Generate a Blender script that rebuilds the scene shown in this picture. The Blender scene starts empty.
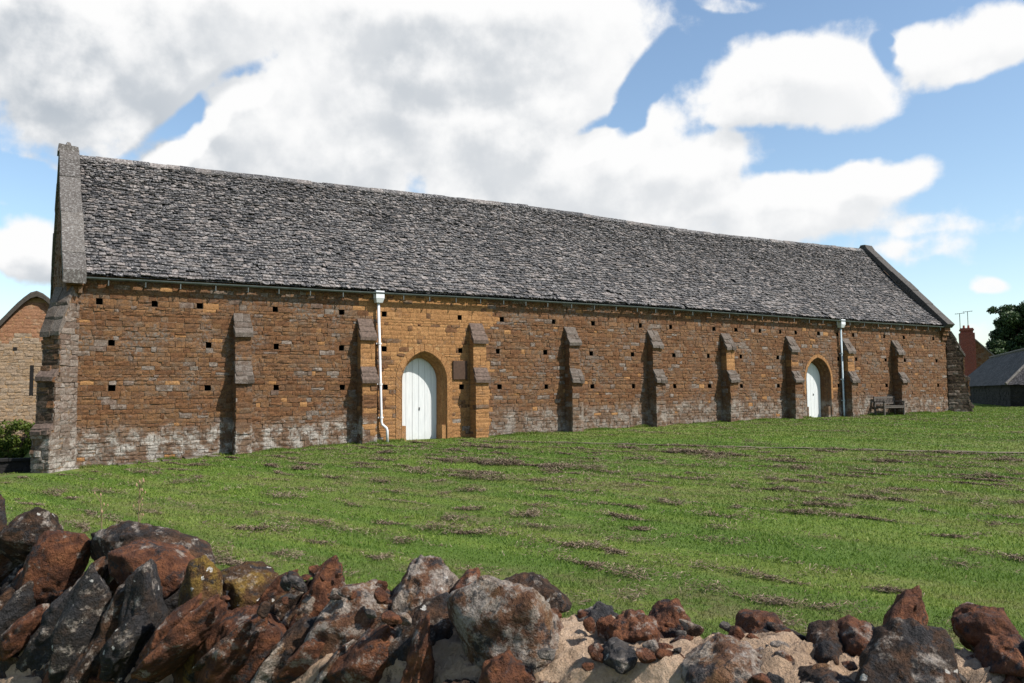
import bpy, math, random
import numpy as np
from mathutils import Matrix, Vector
R = math.radians
scene = bpy.context.scene
COL = scene.collection
EYE = 1.8                      # eye height above the lawn at the barn's left corner

# ------------------------------------------------------------------ camera
cam_d = bpy.data.cameras.new('camera')
cam = bpy.data.objects.new('camera', cam_d)
COL.objects.link(cam)
cam_d.sensor_fit = 'HORIZONTAL'
cam_d.sensor_width = 22.2
cam_d.lens = 830.0 / 1024.0 * 22.2
cam_d.clip_start = 0.05
cam_d.clip_end = 5000
cam.matrix_world = (Matrix.Translation((0, -24.2, EYE)) @ Matrix.Rotation(R(-30.9367), 4, 'Z')
                    @ Matrix.Rotation(R(93.6269), 4, 'X') @ Matrix.Rotation(R(-0.5), 4, 'Z'))
cam_d.dof.use_dof = True
cam_d.dof.focus_distance = 15.0
cam_d.dof.aperture_fstop = 10.0
scene.camera = cam

# ------------------------------------------------------------------ light
SUN_AZ = 35.0                  # degrees from the wall's outward normal (-y) towards +x
SUN_EL = 48.0
sd = Vector((math.sin(R(SUN_AZ)) * math.cos(R(SUN_EL)), -math.cos(R(SUN_AZ)) * math.cos(R(SUN_EL)), math.sin(R(SUN_EL))))
sun_l = bpy.data.lights.new('sun', 'SUN')
sun_l.energy = 5.0
sun_l.angle = R(0.55)
sun_l.color = (1.0, 0.955, 0.88)
sun = bpy.data.objects.new('sun', sun_l)
sun.location = (10, -20, 40)
sun.rotation_euler = (-sd).to_track_quat('-Z', 'Y').to_euler()
COL.objects.link(sun)

scene.view_settings.view_transform = 'Standard'
scene.view_settings.look = 'None'
scene.view_settings.exposure = 0.5
scene.view_settings.gamma = 1.0
scene.view_settings.use_curve_mapping = False
scene.render.engine = 'CYCLES'
scene.cycles.max_bounces = 5
scene.cycles.diffuse_bounces = 3
scene.cycles.glossy_bounces = 2
scene.cycles.transmission_bounces = 2
scene.cycles.transparent_max_bounces = 4
scene.cycles.use_denoising = True

ROCKS = [
    (0.085, -20.509, 1.281, 0.351, 0.34, 0.309, 18, 'dark'),
    (0.14, -20.772, 1.218, 0.236, 0.26, 0.351, 20, 'rust'),
    (0.007, -20.691, 1.021, 0.214, 0.22, 0.588, 28, 'dark'),
    (0.126, -20.989, 0.997, 0.14, 0.2, 0.533, 28, 'black'),
    (0.215, -21.027, 1.14, 0.141, 0.24, 0.436, 30, 'pale'),
    (0.21, -21.233, 1.036, 0.169, 0.22, 0.485, 22, 'black'),
    (0.294, -21.298, 1.053, 0.131, 0.24, 0.514, 24, 'dark'),
    (0.364, -21.356, 1.061, 0.149, 0.26, 0.521, 14, 'black'),
    (0.375, -21.028, 1.296, 0.444, 0.3, 0.201, 4, 'dark'),
    (0.416, -21.228, 1.23, 0.321, 0.26, 0.187, 6, 'rust'),
    (0.482, -21.586, 1.101, 0.235, 0.3, 0.5, 8, 'yellow'),
    (0.638, -21.541, 1.198, 0.328, 0.32, 0.25, 6, 'yellow'),
    (0.571, -21.725, 1.068, 0.251, 0.26, 0.376, 10, 'rust'),
    (0.643, -21.926, 1.076, 0.124, 0.2, 0.29, 30, 'dark'),
    (0.775, -21.784, 1.2, 0.205, 0.3, 0.284, 20, 'rust'),
    (0.789, -22.026, 1.17, 0.29, 0.3, 0.37, 22, 'pale'),
    (0.956, -22.096, 1.278, 0.185, 0.26, 0.191, 10, 'pale'),
    (0.762, -22.2, 1.137, 0.169, 0.2, 0.283, 35, 'rust'),
    (0.853, -22.28, 1.155, 0.172, 0.18, 0.305, 36, 'dark'),
    (0.824, -22.397, 1.165, 0.084, 0.18, 0.237, 12, 'rust'),
    (1.025, -22.233, 1.271, 0.147, 0.26, 0.165, 20, 'rust'),
    (1.004, -22.544, 1.223, 0.315, 0.36, 0.334, 4, 'pale'),
    (1.139, -22.378, 1.281, 0.224, 0.3, 0.135, 0, 'dark'),
    (1.233, -22.555, 1.251, 0.135, 0.24, 0.092, 0, 'grey'),
    (1.187, -22.743, 1.271, 0.136, 0.24, 0.112, 5, 'rust'),
    (1.303, -22.696, 1.267, 0.162, 0.28, 0.169, -8, 'rust'),
    (1.092, -22.799, 1.25, 0.104, 0.18, 0.073, 0, 'grey'),
    (1.207, -22.986, 1.252, 0.215, 0.3, 0.184, -6, 'pale'),
    (1.438, -22.866, 1.268, 0.102, 0.22, 0.091, 0, 'rust'),
    (1.443, -23.041, 1.285, 0.082, 0.22, 0.117, 8, 'dark'),
    (1.455, -23.107, 1.297, 0.095, 0.22, 0.109, 6, 'rust'),
    (1.547, -23.142, 1.365, 0.125, 0.26, 0.133, 12, 'rust'),
    (1.348, -23.277, 1.309, 0.22, 0.3, 0.168, 2, 'dark'),
    (1.634, -23.241, 1.339, 0.114, 0.26, 0.098, -14, 'rust'),
    (1.533, -23.342, 1.328, 0.104, 0.24, 0.083, -10, 'rust'),
    (1.268, -23.157, 1.271, 0.116, 0.22, 0.062, 0, 'dark'),
    (1.527, -23.426, 1.306, 0.136, 0.28, 0.136, 0, 'dark'),
    (-0.185, -20.16, 1.117, 0.36, 0.34, 0.56, 20, 'dark'),
    (-0.143, -20.413, 0.898, 0.244, 0.26, 0.6, 25, 'black'),
    (1.661, -23.47, 1.304, 0.113, 0.28, 0.16, 5, 'rust'),
    (1.194, -22.79, 1.22, 0.06, 0.1, 0.037, 0, 'grey'),
    (1.464, -23.142, 1.272, 0.043, 0.08, 0.025, 0, 'grey')
]
CLOUDS =  [(0.033, 0.368, 0.184, 0.076, 0.159, 0.9), (0.23, 0.396, 0.261, 0.092, 0.082, 0.95), (0.491, 0.412, 0.247, 0.074, -0.012, 1.0), (0.592, 0.395, 0.110, 0.095, 0.269, 0.9), (0.093, 0.308, 0.153, 0.061, 0.117, 0.7), (0.322, 0.308, 0.2, 0.083, 0.041, 0.9), (0.552, 0.29, 0.196, 0.091, -0.025, 0.9), (0.009, 0.231, 0.056, 0.028, 0.117, 0.5), (0.011, 0.149, 0.055, 0.037, 0.074, 0.75), (0.690, 0.250, 0.135, 0.044, 0.146, 0.8), (0.80, 0.275, 0.085, 0.030, 0.091, 0.45), (0.868, 0.340, 0.118, 0.050, -0.189, 1.0), (0.92, 0.326, 0.074, 0.039, -0.384, 0.7), (0.85, 0.368, 0.058, 0.030, -0.118, 0.7), (1.052, 0.352, 0.08, 0.033, 0.058, 0.9), (1.103, 0.359, 0.036, 0.023, -0.217, 0.6), (0.857, 0.209, 0.121, 0.04, 0.025, 0.85), (0.964, 0.23, 0.066, 0.026, 0.109, 0.75), (0.766, 0.207, 0.138, 0.048, -0.062, 0.8), (1.065, 0.106, 0.022, 0.012, -0.072, 0.55), (1.006, 0.156, 0.053, 0.017, -0.089, 0.3), (0.796, 0.434, 0.07, 0.012, -0.114, 0.4), (1.059, 0.063, 0.041, 0.015, -0.046, 0.5), (1.021, 0.179, 0.086, 0.011, -0.218, 0.22)]
GAPS = [(0.172, 0.322, 0.115, 0.019, 0.747, 0.75), (0.700, 0.350, 0.075, 0.028, 0.97, 0.8), (0.009, 0.222, 0.08, 0.024, -0.085, 0.6), (0.65, 0.321, 0.06, 0.012, 0.364, 0.5), (0.985, 0.285, 0.06, 0.016, 0.035, 0.3), (0.985, 0.355, 0.014, 0.03, 0.3, 0.6)]


world = bpy.data.worlds.new('World')
scene.world = world
world.use_nodes = True


def build_sky():
    nt = world.node_tree
    N, L = nt.nodes, nt.links
    N.clear()
    out = N.new('ShaderNodeOutputWorld')
    bg = N.new('ShaderNodeBackground')
    bg.inputs['Strength'].default_value = 0.05
    L.new(bg.outputs[0], out.inputs[0])
    sky = N.new('ShaderNodeTexSky')
    sky.sky_type = 'NISHITA'
    sky.sun_disc = False
    sky.sun_elevation = R(SUN_EL)
    sky.sun_rotation = R(180.0 - SUN_AZ)
    sky.air_density = 1.0
    sky.dust_density = 0.6
    sky.ozone_density = 1.6

    def math_(op, a, b=None, c=None, clamp=False):
        n = N.new('ShaderNodeMath'); n.operation = op; n.use_clamp = clamp
        for i, v in enumerate((a, b, c)):
            if v is None:
                continue
            if isinstance(v, (int, float)):
                n.inputs[i].default_value = v
            else:
                L.new(v, n.inputs[i])
        return n.outputs[0]
    tc = N.new('ShaderNodeTexCoord')
    sp = N.new('ShaderNodeSeparateXYZ')
    L.new(tc.outputs['Generated'], sp.inputs[0])
    az = math_('ARCTAN2', sp.outputs[0], sp.outputs[1])
    el = math_('ARCSINE', sp.outputs[2])

    def density(el_off, full=True):
        e2 = math_('ADD', el, el_off)
        cb = N.new('ShaderNodeCombineXYZ')
        L.new(az, cb.inputs[0]); L.new(e2, cb.inputs[1])
        # uneven edges: warp the coordinates before the cloud masses are laid down
        wn = N.new('ShaderNodeTexNoise'); wn.inputs['Scale'].default_value = 9.0; wn.inputs['Detail'].default_value = 4.0
        L.new(cb.outputs[0], wn.inputs['Vector'])
        wv = N.new('ShaderNodeVectorMath'); wv.operation = 'MULTIPLY_ADD'
        L.new(wn.outputs['Color'], wv.inputs[0]); wv.inputs[1].default_value = (0.07, 0.045, 0); wv.inputs[2].default_value = (-0.035, -0.0225, 0)
        wa = N.new('ShaderNodeVectorMath'); wa.operation = 'ADD'
        L.new(cb.outputs[0], wa.inputs[0]); L.new(wv.outputs[0], wa.inputs[1])
        tot = None
        for (a0, e0, sx, sy, ang, w) in CLOUDS:
            mp = N.new('ShaderNodeMapping'); mp.vector_type = 'TEXTURE'
            mp.inputs['Location'].default_value = (a0, e0, 0)
            mp.inputs['Rotation'].default_value = (0, 0, ang)
            mp.inputs['Scale'].default_value = (sx * 1.36, sy * 1.36, 1)
            L.new(wa.outputs[0], mp.inputs[0])
            g = N.new('ShaderNodeTexGradient'); g.gradient_type = 'SPHERICAL'
            L.new(mp.outputs[0], g.inputs[0])
            s = math_('MINIMUM', math_('MULTIPLY', g.outputs['Fac'], 1.75 * w), w)
            tot = s if tot is None else math_('SMOOTH_MAX', tot, s, 0.15)
        for (a0, e0, sx, sy, ang, w) in GAPS:          # lanes of clear sky between the masses
            mp = N.new('ShaderNodeMapping'); mp.vector_type = 'TEXTURE'
            mp.inputs['Location'].default_value = (a0, e0, 0); mp.inputs['Rotation'].default_value = (0, 0, ang); mp.inputs['Scale'].default_value = (sx, sy, 1)
            L.new(wa.outputs[0], mp.inputs[0])
            g = N.new('ShaderNodeTexGradient'); g.gradient_type = 'SPHERICAL'
            L.new(mp.outputs[0], g.inputs[0])
            tot = math_('SUBTRACT', tot, math_('MULTIPLY', g.outputs['Fac'], 1.2 * w))
        # cloud cover away from the part of the sky the photograph shows
        o = N.new('ShaderNodeTexNoise'); o.inputs['Scale'].default_value = 3.0; o.inputs['Detail'].default_value = 3.0
        L.new(tc.outputs['Generated'], o.inputs['Vector'])
        away = math_('SUBTRACT', math_('ABSOLUTE', math_('SUBTRACT', az, 0.54)), 0.72)
        away = math_('MULTIPLY', away, 5.0, clamp=True)
        away = math_('MULTIPLY', away, math_('MULTIPLY', math_('SUBTRACT', o.outputs['Fac'], 0.60), 6.0, clamp=True))
        tot = math_('MAXIMUM', tot, away)
        n1 = N.new('ShaderNodeTexNoise'); n1.inputs['Scale'].default_value = 9.0
        n1.inputs['Detail'].default_value = 9.0; n1.inputs['Roughness'].default_value = 0.55
        L.new(cb.outputs[0], n1.inputs['Vector'])
        n = math_('MULTIPLY', math_('SUBTRACT', n1.outputs['Fac'], 0.5), 1.8)
        return math_('ADD', math_('SUBTRACT', tot, 0.34), n), n1.outputs['Fac'], cb.outputs[0]

    d0, n0, cvec = density(0.0)
    d1, _, _ = density(0.03)
    cover = N.new('ShaderNodeMapRange'); cover.interpolation_type = 'SMOOTHSTEP'
    cover.inputs['From Min'].default_value = -0.08; cover.inputs['From Max'].default_value = 0.24
    L.new(d0, cover.inputs['Value'])
    # more cloud above a point -> less light reaches it: grey bases
    sh = N.new('ShaderNodeMapRange'); sh.interpolation_type = 'SMOOTHSTEP'
    sh.inputs['From Min'].default_value = -0.05; sh.inputs['From Max'].default_value = 0.85
    sh.inputs['To Min'].default_value = 0.0; sh.inputs['To Max'].default_value = 1.0
    L.new(math_('ADD', math_('MULTIPLY', d1, 0.75), math_('MULTIPLY', math_('SUBTRACT', d1, d0), 0.9)), sh.inputs['Value'])
    big = N.new('ShaderNodeTexNoise'); big.inputs['Scale'].default_value = 4.2; big.inputs['Detail'].default_value = 3.0
    L.new(cvec, big.inputs['Vector'])
    bf = N.new('ShaderNodeMapRange'); bf.inputs['From Min'].default_value = 0.30; bf.inputs['From Max'].default_value = 0.56
    L.new(big.outputs['Fac'], bf.inputs['Value'])
    # the cover thickens and greys towards the left of the view (west)
    west = N.new('ShaderNodeMapRange'); west.inputs['From Min'].default_value = 0.95; west.inputs['From Max'].default_value = 0.1
    west.inputs['To Min'].default_value = 0.35; west.inputs['To Max'].default_value = 1.0
    L.new(az, west.inputs['Value'])
    shade = math_('MULTIPLY', math_('MULTIPLY', sh.outputs[0], math_('ADD', 0.35, math_('MULTIPLY', bf.outputs[0], 0.65))), west.outputs[0], clamp=True)
    ccol = N.new('ShaderNodeMix'); ccol.data_type = 'RGBA'
    L.new(shade, ccol.inputs['Factor'])
    ccol.inputs['A'].default_value = (14.0, 14.0, 14.0, 1)
    ccol.inputs['B'].default_value = (7.0, 7.7, 8.5, 1)
    # sky colour: the Nishita sky a little deepened, thin veil near the horizon
    gain = N.new('ShaderNodeMix'); gain.data_type = 'RGBA'; gain.blend_type = 'MULTIPLY'; gain.inputs['Factor'].default_value = 1.0
    L.new(sky.outputs[0], gain.inputs['A']); gain.inputs['B'].default_value = (2.7, 2.72, 2.6, 1)
    mix = N.new('ShaderNodeMix'); mix.data_type = 'RGBA'
    L.new(cover.outputs[0], mix.inputs['Factor'])
    L.new(gain.outputs['Result'], mix.inputs['A']); L.new(ccol.outputs['Result'], mix.inputs['B'])
    L.new(mix.outputs['Result'], bg.inputs['Color'])


build_sky()
world.cycles.sampling_method = 'MANUAL'
world.cycles.sample_map_resolution = 512

# ------------------------------------------------------------------ helpers
rng = np.random.default_rng(7)
random.seed(7)


def _hash(ix, iy, iz, seed):
    h = (ix.astype(np.int64) * 374761393 + iy.astype(np.int64) * 668265263 + iz.astype(np.int64) * 2147483647 + seed * 144665) & 0x7fffffff
    h = ((h ^ (h >> 13)) * 1274126177) & 0x7fffffff
    h = (h ^ (h >> 16)) & 0x7fffffff
    return (h % 100003) / 100003.0 * 2 - 1


def vnoise(p, seed=0):
    p = np.asarray(p, float)
    i = np.floor(p).astype(np.int64); f = p - i
    u = f * f * f * (f * (f * 6 - 15) + 10)
    r = 0
    for dx in (0, 1):
        for dy in (0, 1):
            for dz in (0, 1):
                w = (u[:, 0] if dx else 1 - u[:, 0]) * (u[:, 1] if dy else 1 - u[:, 1]) * (u[:, 2] if dz else 1 - u[:, 2])
                r = r + w * _hash(i[:, 0] + dx, i[:, 1] + dy, i[:, 2] + dz, seed)
    return r


def fbm(p, octaves=4, seed=0, gain=0.5, ridged=False):
    p = np.asarray(p, float); a = 1.0; s = 0; t = 0
    for o in range(octaves):
        n = vnoise(p * (2 ** o) + o * 17.3, seed + o)
        if ridged:
            n = 1 - 2 * np.abs(n)
        s = s + a * n; t += a; a *= gain
    return s / t


def world_of(o):
    if o is None:
        return Matrix.Identity(4)
    return world_of(o.parent) @ (o.matrix_parent_inverse if o.parent else Matrix.Identity(4)) @ o.matrix_basis


class MB:
    """collects faces, then links them as ONE mesh object"""
    def __init__(self):
        self.v = []; self.f = []; self.m = []; self.n = 0

    def add(self, verts, faces, mat=0):
        o = self.n
        self.v.extend([tuple(map(float, p)) for p in verts]); self.n += len(verts)
        for f in faces:
            self.f.append(tuple(i + o for i in f)); self.m.append(mat)

    def hexa(self, c, mat=0, skip=()):
        """eight corners: bottom 0-3 counter-clockwise, top 4-7"""
        F = [(3, 2, 1, 0), (4, 5, 6, 7), (0, 1, 5, 4), (1, 2, 6, 5), (2, 3, 7, 6), (3, 0, 4, 7)]
        self.add(c, [f for k, f in enumerate(F) if k not in skip], mat)

    def box(self, x0, x1, y0, y1, z0, z1, mat=0):
        self.hexa([(x0, y0, z0), (x1, y0, z0), (x1, y1, z0), (x0, y1, z0), (x0, y0, z1), (x1, y0, z1), (x1, y1, z1), (x0, y1, z1)], mat)

    def tube(self, pts, rad, n=10, mat=0, caps=True):
        pts = [Vector(p) for p in pts]; rings = []
        rr = rad if isinstance(rad, (list, tuple)) else [rad] * len(pts)
        for k, p in enumerate(pts):
            d = (pts[min(k + 1, len(pts) - 1)] - pts[max(k - 1, 0)]).normalized()
            a = d.cross(Vector((0, 0, 1)))
            if a.length < 1e-3:
                a = d.cross(Vector((0, 1, 0)))
            a.normalize(); b = d.cross(a)
            rings.append([p + (a * math.cos(t) + b * math.sin(t)) * rr[k] for t in [2 * math.pi * i / n for i in range(n)]])
        vs = [q for r_ in rings for q in r_]
        fs = []
        for k in range(len(pts) - 1):
            for i in range(n):
                j = (i + 1) % n
                fs.append((k * n + i, k * n + j, (k + 1) * n + j, (k + 1) * n + i))
        if caps:
            fs.append(tuple(range(n - 1, -1, -1))); fs.append(tuple((len(pts) - 1) * n + i for i in range(n)))
        self.add(vs, fs, mat)

    def build(self, name, mats, parent=None, smooth=False, bevel=0.0):
        me = bpy.data.meshes.new(name)
        me.from_pydata(self.v, [], self.f)
        for m in (mats if isinstance(mats, (list, tuple)) else [mats]):
            me.materials.append(m)
        me.polygons.foreach_set('material_index', self.m)
        if smooth:
            me.polygons.foreach_set('use_smooth', [True] * len(self.f))
        me.update()
        o = bpy.data.objects.new(name, me)
        COL.objects.link(o)
        if parent is not None:
            o.parent = parent
            o.matrix_parent_inverse = world_of(parent).inverted()
        if bevel > 0:
            b = o.modifiers.new('bevel', 'BEVEL'); b.width = bevel; b.segments = 2; b.limit_method = 'ANGLE'
        return o


def np_mesh(name, verts, tris, mat, parent=None, smooth=False, quads=False):
    me = bpy.data.meshes.new(name)
    k = 4 if quads else 3
    me.vertices.add(len(verts)); me.vertices.foreach_set('co', np.asarray(verts, np.float32).ravel())
    nf = len(tris)
    me.loops.add(nf * k); me.loops.foreach_set('vertex_index', np.asarray(tris, np.int32).ravel())
    me.polygons.add(nf); me.polygons.foreach_set('loop_start', np.arange(0, nf * k, k, dtype=np.int32))
    me.polygons.foreach_set('loop_total', np.full(nf, k, np.int32))
    if smooth:
        me.polygons.foreach_set('use_smooth', np.ones(nf, bool))
    me.materials.append(mat)
    me.update(calc_edges=True)
    o = bpy.data.objects.new(name, me); COL.objects.link(o)
    if parent is not None:
        o.parent = parent
        o.matrix_parent_inverse = world_of(parent).inverted()
    return o


def empty(name, loc, label, cat, group=None, rz=0.0):
    o = bpy.data.objects.new(name, None); COL.objects.link(o)
    o.location = loc; o.rotation_euler = (0, 0, rz); o.empty_display_size = 0.2
    o['label'] = label; o['category'] = cat
    if group:
        o['group'] = group
    return o


def tag(o, label, cat, group=None):
    o['label'] = label; o['category'] = cat
    if group:
        o['group'] = group
    return o


def structure(o):
    o['kind'] = 'structure'
    return o


# ------------------------------------------------------------------ material helpers
class NT:
    def __init__(self, name):
        self.mat = bpy.data.materials.new(name); self.mat.use_nodes = True
        self.t = self.mat.node_tree; self.N = self.t.nodes; self.L = self.t.links
        self.N.clear()
        self.out = self.N.new('ShaderNodeOutputMaterial')
        self.b = self.N.new('ShaderNodeBsdfPrincipled')
        self.b.inputs['Roughness'].default_value = 0.9
        self.b.inputs['Specular IOR Level'].default_value = 0.25
        self.L.new(self.b.outputs[0], self.out.inputs[0])
        self.geo = self.N.new('ShaderNodeNewGeometry')
        self.pos = self.geo.outputs['Position']
        self.isl = self.geo.outputs['Random Per Island']

    def noise(self, scale, detail=4, rough=0.55, vec=None, mapscale=None, rot=None, out='Fac'):
        n = self.N.new('ShaderNodeTexNoise')
        n.inputs['Scale'].default_value = scale; n.inputs['Detail'].default_value = detail; n.inputs['Roughness'].default_value = rough
        v = vec or self.pos
        if mapscale or rot:
            mp = self.N.new('ShaderNodeMapping')
            if mapscale: mp.inputs['Scale'].default_value = mapscale
            if rot: mp.inputs['Rotation'].default_value = rot
            self.L.new(v, mp.inputs[0]); v = mp.outputs[0]
        self.L.new(v, n.inputs['Vector'])
        return n.outputs[out]

    def voro(self, scale, feature='F1', out='Distance', rand=1.0, vec=None):
        n = self.N.new('ShaderNodeTexVoronoi'); n.feature = feature
        n.inputs['Scale'].default_value = scale; n.inputs['Randomness'].default_value = rand
        self.L.new(vec or self.pos, n.inputs['Vector'])
        return n.outputs[out]

    def rng(self, v, a, b, lo=0.0, hi=1.0, smooth=True):
        n = self.N.new('ShaderNodeMapRange')
        if smooth: n.interpolation_type = 'SMOOTHSTEP'
        for i, q in zip(('From Min', 'From Max', 'To Min', 'To Max'), (a, b, lo, hi)):
            n.inputs[i].default_value = q
        self.L.new(v, n.inputs['Value'])
        return n.outputs[0]

    def m(self, op, a, b=None, clamp=False):
        n = self.N.new('ShaderNodeMath'); n.operation = op; n.use_clamp = clamp
        for i, v in enumerate((a, b)):
            if v is None: continue
            if isinstance(v, (int, float)): n.inputs[i].default_value = v
            else: self.L.new(v, n.inputs[i])
        return n.outputs[0]

    def mix(self, fac, a, b, blend='MIX'):
        n = self.N.new('ShaderNodeMix'); n.data_type = 'RGBA'; n.blend_type = blend
        if isinstance(fac, (int, float)): n.inputs['Factor'].default_value = fac
        else: self.L.new(fac, n.inputs['Factor'])
        for k, v in (('A', a), ('B', b)):
            if isinstance(v, tuple): n.inputs[k].default_value = (*v[:3], 1)
            else: self.L.new(v, n.inputs[k])
        return n.outputs['Result']

    def ramp(self, fac, stops, interp='LINEAR'):
        n = self.N.new('ShaderNodeValToRGB'); n.color_ramp.interpolation = interp
        e = n.color_ramp.elements
        while len(e) < len(stops): e.new(0.5)
        for el_, (p, c) in zip(e, stops):
            el_.position = p; el_.color = (*c, 1)
        self.L.new(fac, n.inputs[0])
        return n.outputs[0]

    def xyz(self, v=None):
        n = self.N.new('ShaderNodeSeparateXYZ'); self.L.new(v or self.pos, n.inputs[0]); return n.outputs

    def color(self, c):
        if isinstance(c, tuple): self.b.inputs['Base Color'].default_value = (*c[:3], 1)
        else: self.L.new(c, self.b.inputs['Base Color'])

    def bump(self, h, strength=0.5, dist=0.02):
        n = self.N.new('ShaderNodeBump'); n.inputs['Strength'].default_value = strength; n.inputs['Distance'].default_value = dist
        self.L.new(h, n.inputs['Height']); self.L.new(n.outputs[0], self.b.inputs['Normal'])

    def rough(self, r):
        self.b.inputs['Roughness'].default_value = r


def stone_mat(name, palette, lichen=0.5, limebase=1.0, orange=None):
    """coursed ironstone: each stone has its own tone; grey lichen and a limewashed foot"""
    n = NT(name)
    fine = n.noise(34, 5, 0.65)
    mid = n.noise(7, 4, 0.6)
    pick = n.m('ADD', n.m('MULTIPLY', n.isl, 0.72), n.m('MULTIPLY', n.m('SUBTRACT', mid, 0.5), 0.95))
    k = len(palette)
    col = n.ramp(n.m('ADD', pick, 0.14), [(i / (k - 1), c) for i, c in enumerate(palette)])
    col = n.mix(1.0, col, n.ramp(fine, [(0.3, (0.42, 0.40, 0.39)), (0.5, (0.95, 0.95, 0.95)), (0.72, (1.5, 1.5, 1.5))]), 'MULTIPLY')
    big = n.noise(0.8, 5, 0.62)
    lic = n.m('MULTIPLY', n.rng(big, 0.50, 0.66), n.rng(n.noise(11, 5, 0.7), 0.42, 0.62))
    col = n.mix(n.m('MULTIPLY', lic, lichen), col, n.ramp(fine, [(0.3, (0.06, 0.05, 0.042)), (0.7, (0.19, 0.165, 0.14))]))
    if limebase > 0:
        z = n.xyz()[2]
        x = n.xyz()[0]
        # the foot of the wall follows the rising lawn
        ground = n.m('ADD', n.m('MULTIPLY', n.m('MINIMUM', x, 24.0), 0.024), 0.02)
        hz = n.m('SUBTRACT', z, ground)
        edge = n.m('ADD', hz, n.m('MULTIPLY', n.m('SUBTRACT', n.noise(1.1, 4, 0.6), 0.5), 0.9))
        low = n.rng(edge, 1.0, 0.62)
        fade = n.rng(x, 8.0, 15.0, 1.0, 0.55)
        patch = n.m('MULTIPLY', n.rng(n.noise(2.6, 6, 0.70), 0.44, 0.60), n.m('MULTIPLY', low, fade))
        col = n.mix(n.m('MULTIPLY', patch, limebase), col, n.ramp(fine, [(0.3, (0.13, 0.11, 0.09)), (0.46, (0.36, 0.33, 0.29)), (0.66, (0.62, 0.59, 0.55))]))
        grey = n.m('MULTIPLY', n.rng(edge, 1.15, 0.55), 0.45 * limebase)
        col = n.mix(grey, col, n.ramp(mid, [(0.35, (0.045, 0.033, 0.025)), (0.65, (0.15, 0.115, 0.088))]))
    n.color(col)
    n.bump(n.m('ADD', n.m('MULTIPLY', mid, 1.0), n.m('MULTIPLY', fine, 0.6)), 0.8, 0.022)
    return n.mat


M = {}
M['old'] = stone_mat('ironstone_weathered', [(0.068, 0.033, 0.016), (0.105, 0.047, 0.020), (0.138, 0.065, 0.028), (0.098, 0.052, 0.028), (0.160, 0.080, 0.034), (0.120, 0.070, 0.040), (0.148, 0.104, 0.070)], 1.0, 1.0)
M['new'] = stone_mat('ironstone_repaired', [(0.215, 0.105, 0.040), (0.280, 0.142, 0.056), (0.250, 0.122, 0.047), (0.32, 0.168, 0.068), (0.235, 0.112, 0.041), (0.165, 0.104, 0.06)], 0.3, 0.0)
M['pale'] = stone_mat('ironstone_lichened', [(0.075, 0.045, 0.032), (0.13, 0.09, 0.068), (0.19, 0.155, 0.13), (0.10, 0.066, 0.046), (0.23, 0.20, 0.175)], 0.8, 0.8)
M['dark'] = stone_mat('ironstone_dark', [(0.022, 0.014, 0.010), (0.045, 0.026, 0.015), (0.065, 0.042, 0.028), (0.09, 0.065, 0.05)], 0.5, 0.3)


def mortar_mat(name, c0, c1):
    n = NT(name)
    f = n.noise(25, 5, 0.7)
    n.color(n.ramp(f, [(0.3, c0), (0.7, c1)])); n.bump(f, 0.6, 0.02)
    return n.mat


M['mortar'] = mortar_mat('wall_mortar', (0.075, 0.045, 0.027), (0.24, 0.165, 0.105))
M['mortar_new'] = mortar_mat('wall_mortar_ochre', (0.25, 0.14, 0.06), (0.38, 0.235, 0.11))


def slate_mat(name, dark=1.0, warm=1.0):
    n = NT(name)
    f = n.noise(22, 6, 0.72)
    g = n.noise(90, 3, 0.6)
    col = n.ramp(n.isl, [(0.0, (0.020, 0.020, 0.022)), (0.3, (0.046, 0.044, 0.046)), (0.6, (0.080, 0.073, 0.071)), (0.85, (0.126, 0.108, 0.100)), (1.0, (0.20, 0.172, 0.158))])
    lich = n.m('MULTIPLY', n.rng(n.noise(15, 5, 0.8), 0.535, 0.585), n.rng(n.noise(0.7, 5, 0.65), 0.25, 0.6, 0.35, 1.0))
    col = n.mix(n.m('MULTIPLY', lich, 0.8), col, n.ramp(g, [(0.35, (0.20, 0.185, 0.175)), (0.65, (0.56, 0.53, 0.51))]))
    blk = n.rng(n.noise(15, 5, 0.8), 0.46, 0.40)
    col = n.mix(n.m('MULTIPLY', blk, 0.75), col, (0.02, 0.02, 0.022))
    if dark != 1.0:
        col = n.mix(1.0, col, (dark, dark, dark * 1.1), 'MULTIPLY')
    n.color(col); n.bump(f, 0.7, 0.02); n.rough(0.8)
    return n.mat


M['slate'] = slate_mat('stone_slate')
M['slate_dark'] = slate_mat('dark_slate', 0.55)


def simple(name, c, rough=0.6, var=0.15, scale=12, metal=0.0, bump=0.15):
    n = NT(name)
    f = n.noise(scale, 5, 0.65)
    lo = tuple(v * (1 - var) for v in c); hi = tuple(min(1, v * (1 + var)) for v in c)
    n.color(n.ramp(f, [(0.3, lo), (0.7, hi)])); n.rough(rough); n.b.inputs['Metallic'].default_value = metal
    n.bump(f, bump, 0.01)
    return n.mat


def coping_mat():
    n = NT('coping_stone')
    f = n.noise(18, 6, 0.72); g = n.noise(16, 6, 0.75)
    col = n.ramp(n.isl, [(0, (0.055, 0.047, 0.042)), (0.5, (0.085, 0.073, 0.065)), (1, (0.12, 0.104, 0.09))])
    col = n.mix(n.m('MULTIPLY', n.rng(g, 0.46, 0.62), 0.8), col, n.ramp(f, [(0.3, (0.12, 0.11, 0.1)), (0.7, (0.36, 0.345, 0.33))]))
    col = n.mix(n.m('MULTIPLY', n.rng(n.noise(30, 4, 0.7), 0.5, 0.6), 0.7), col, (0.05, 0.045, 0.042))
    n.color(col); n.bump(f, 0.7, 0.02)
    return n.mat


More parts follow.
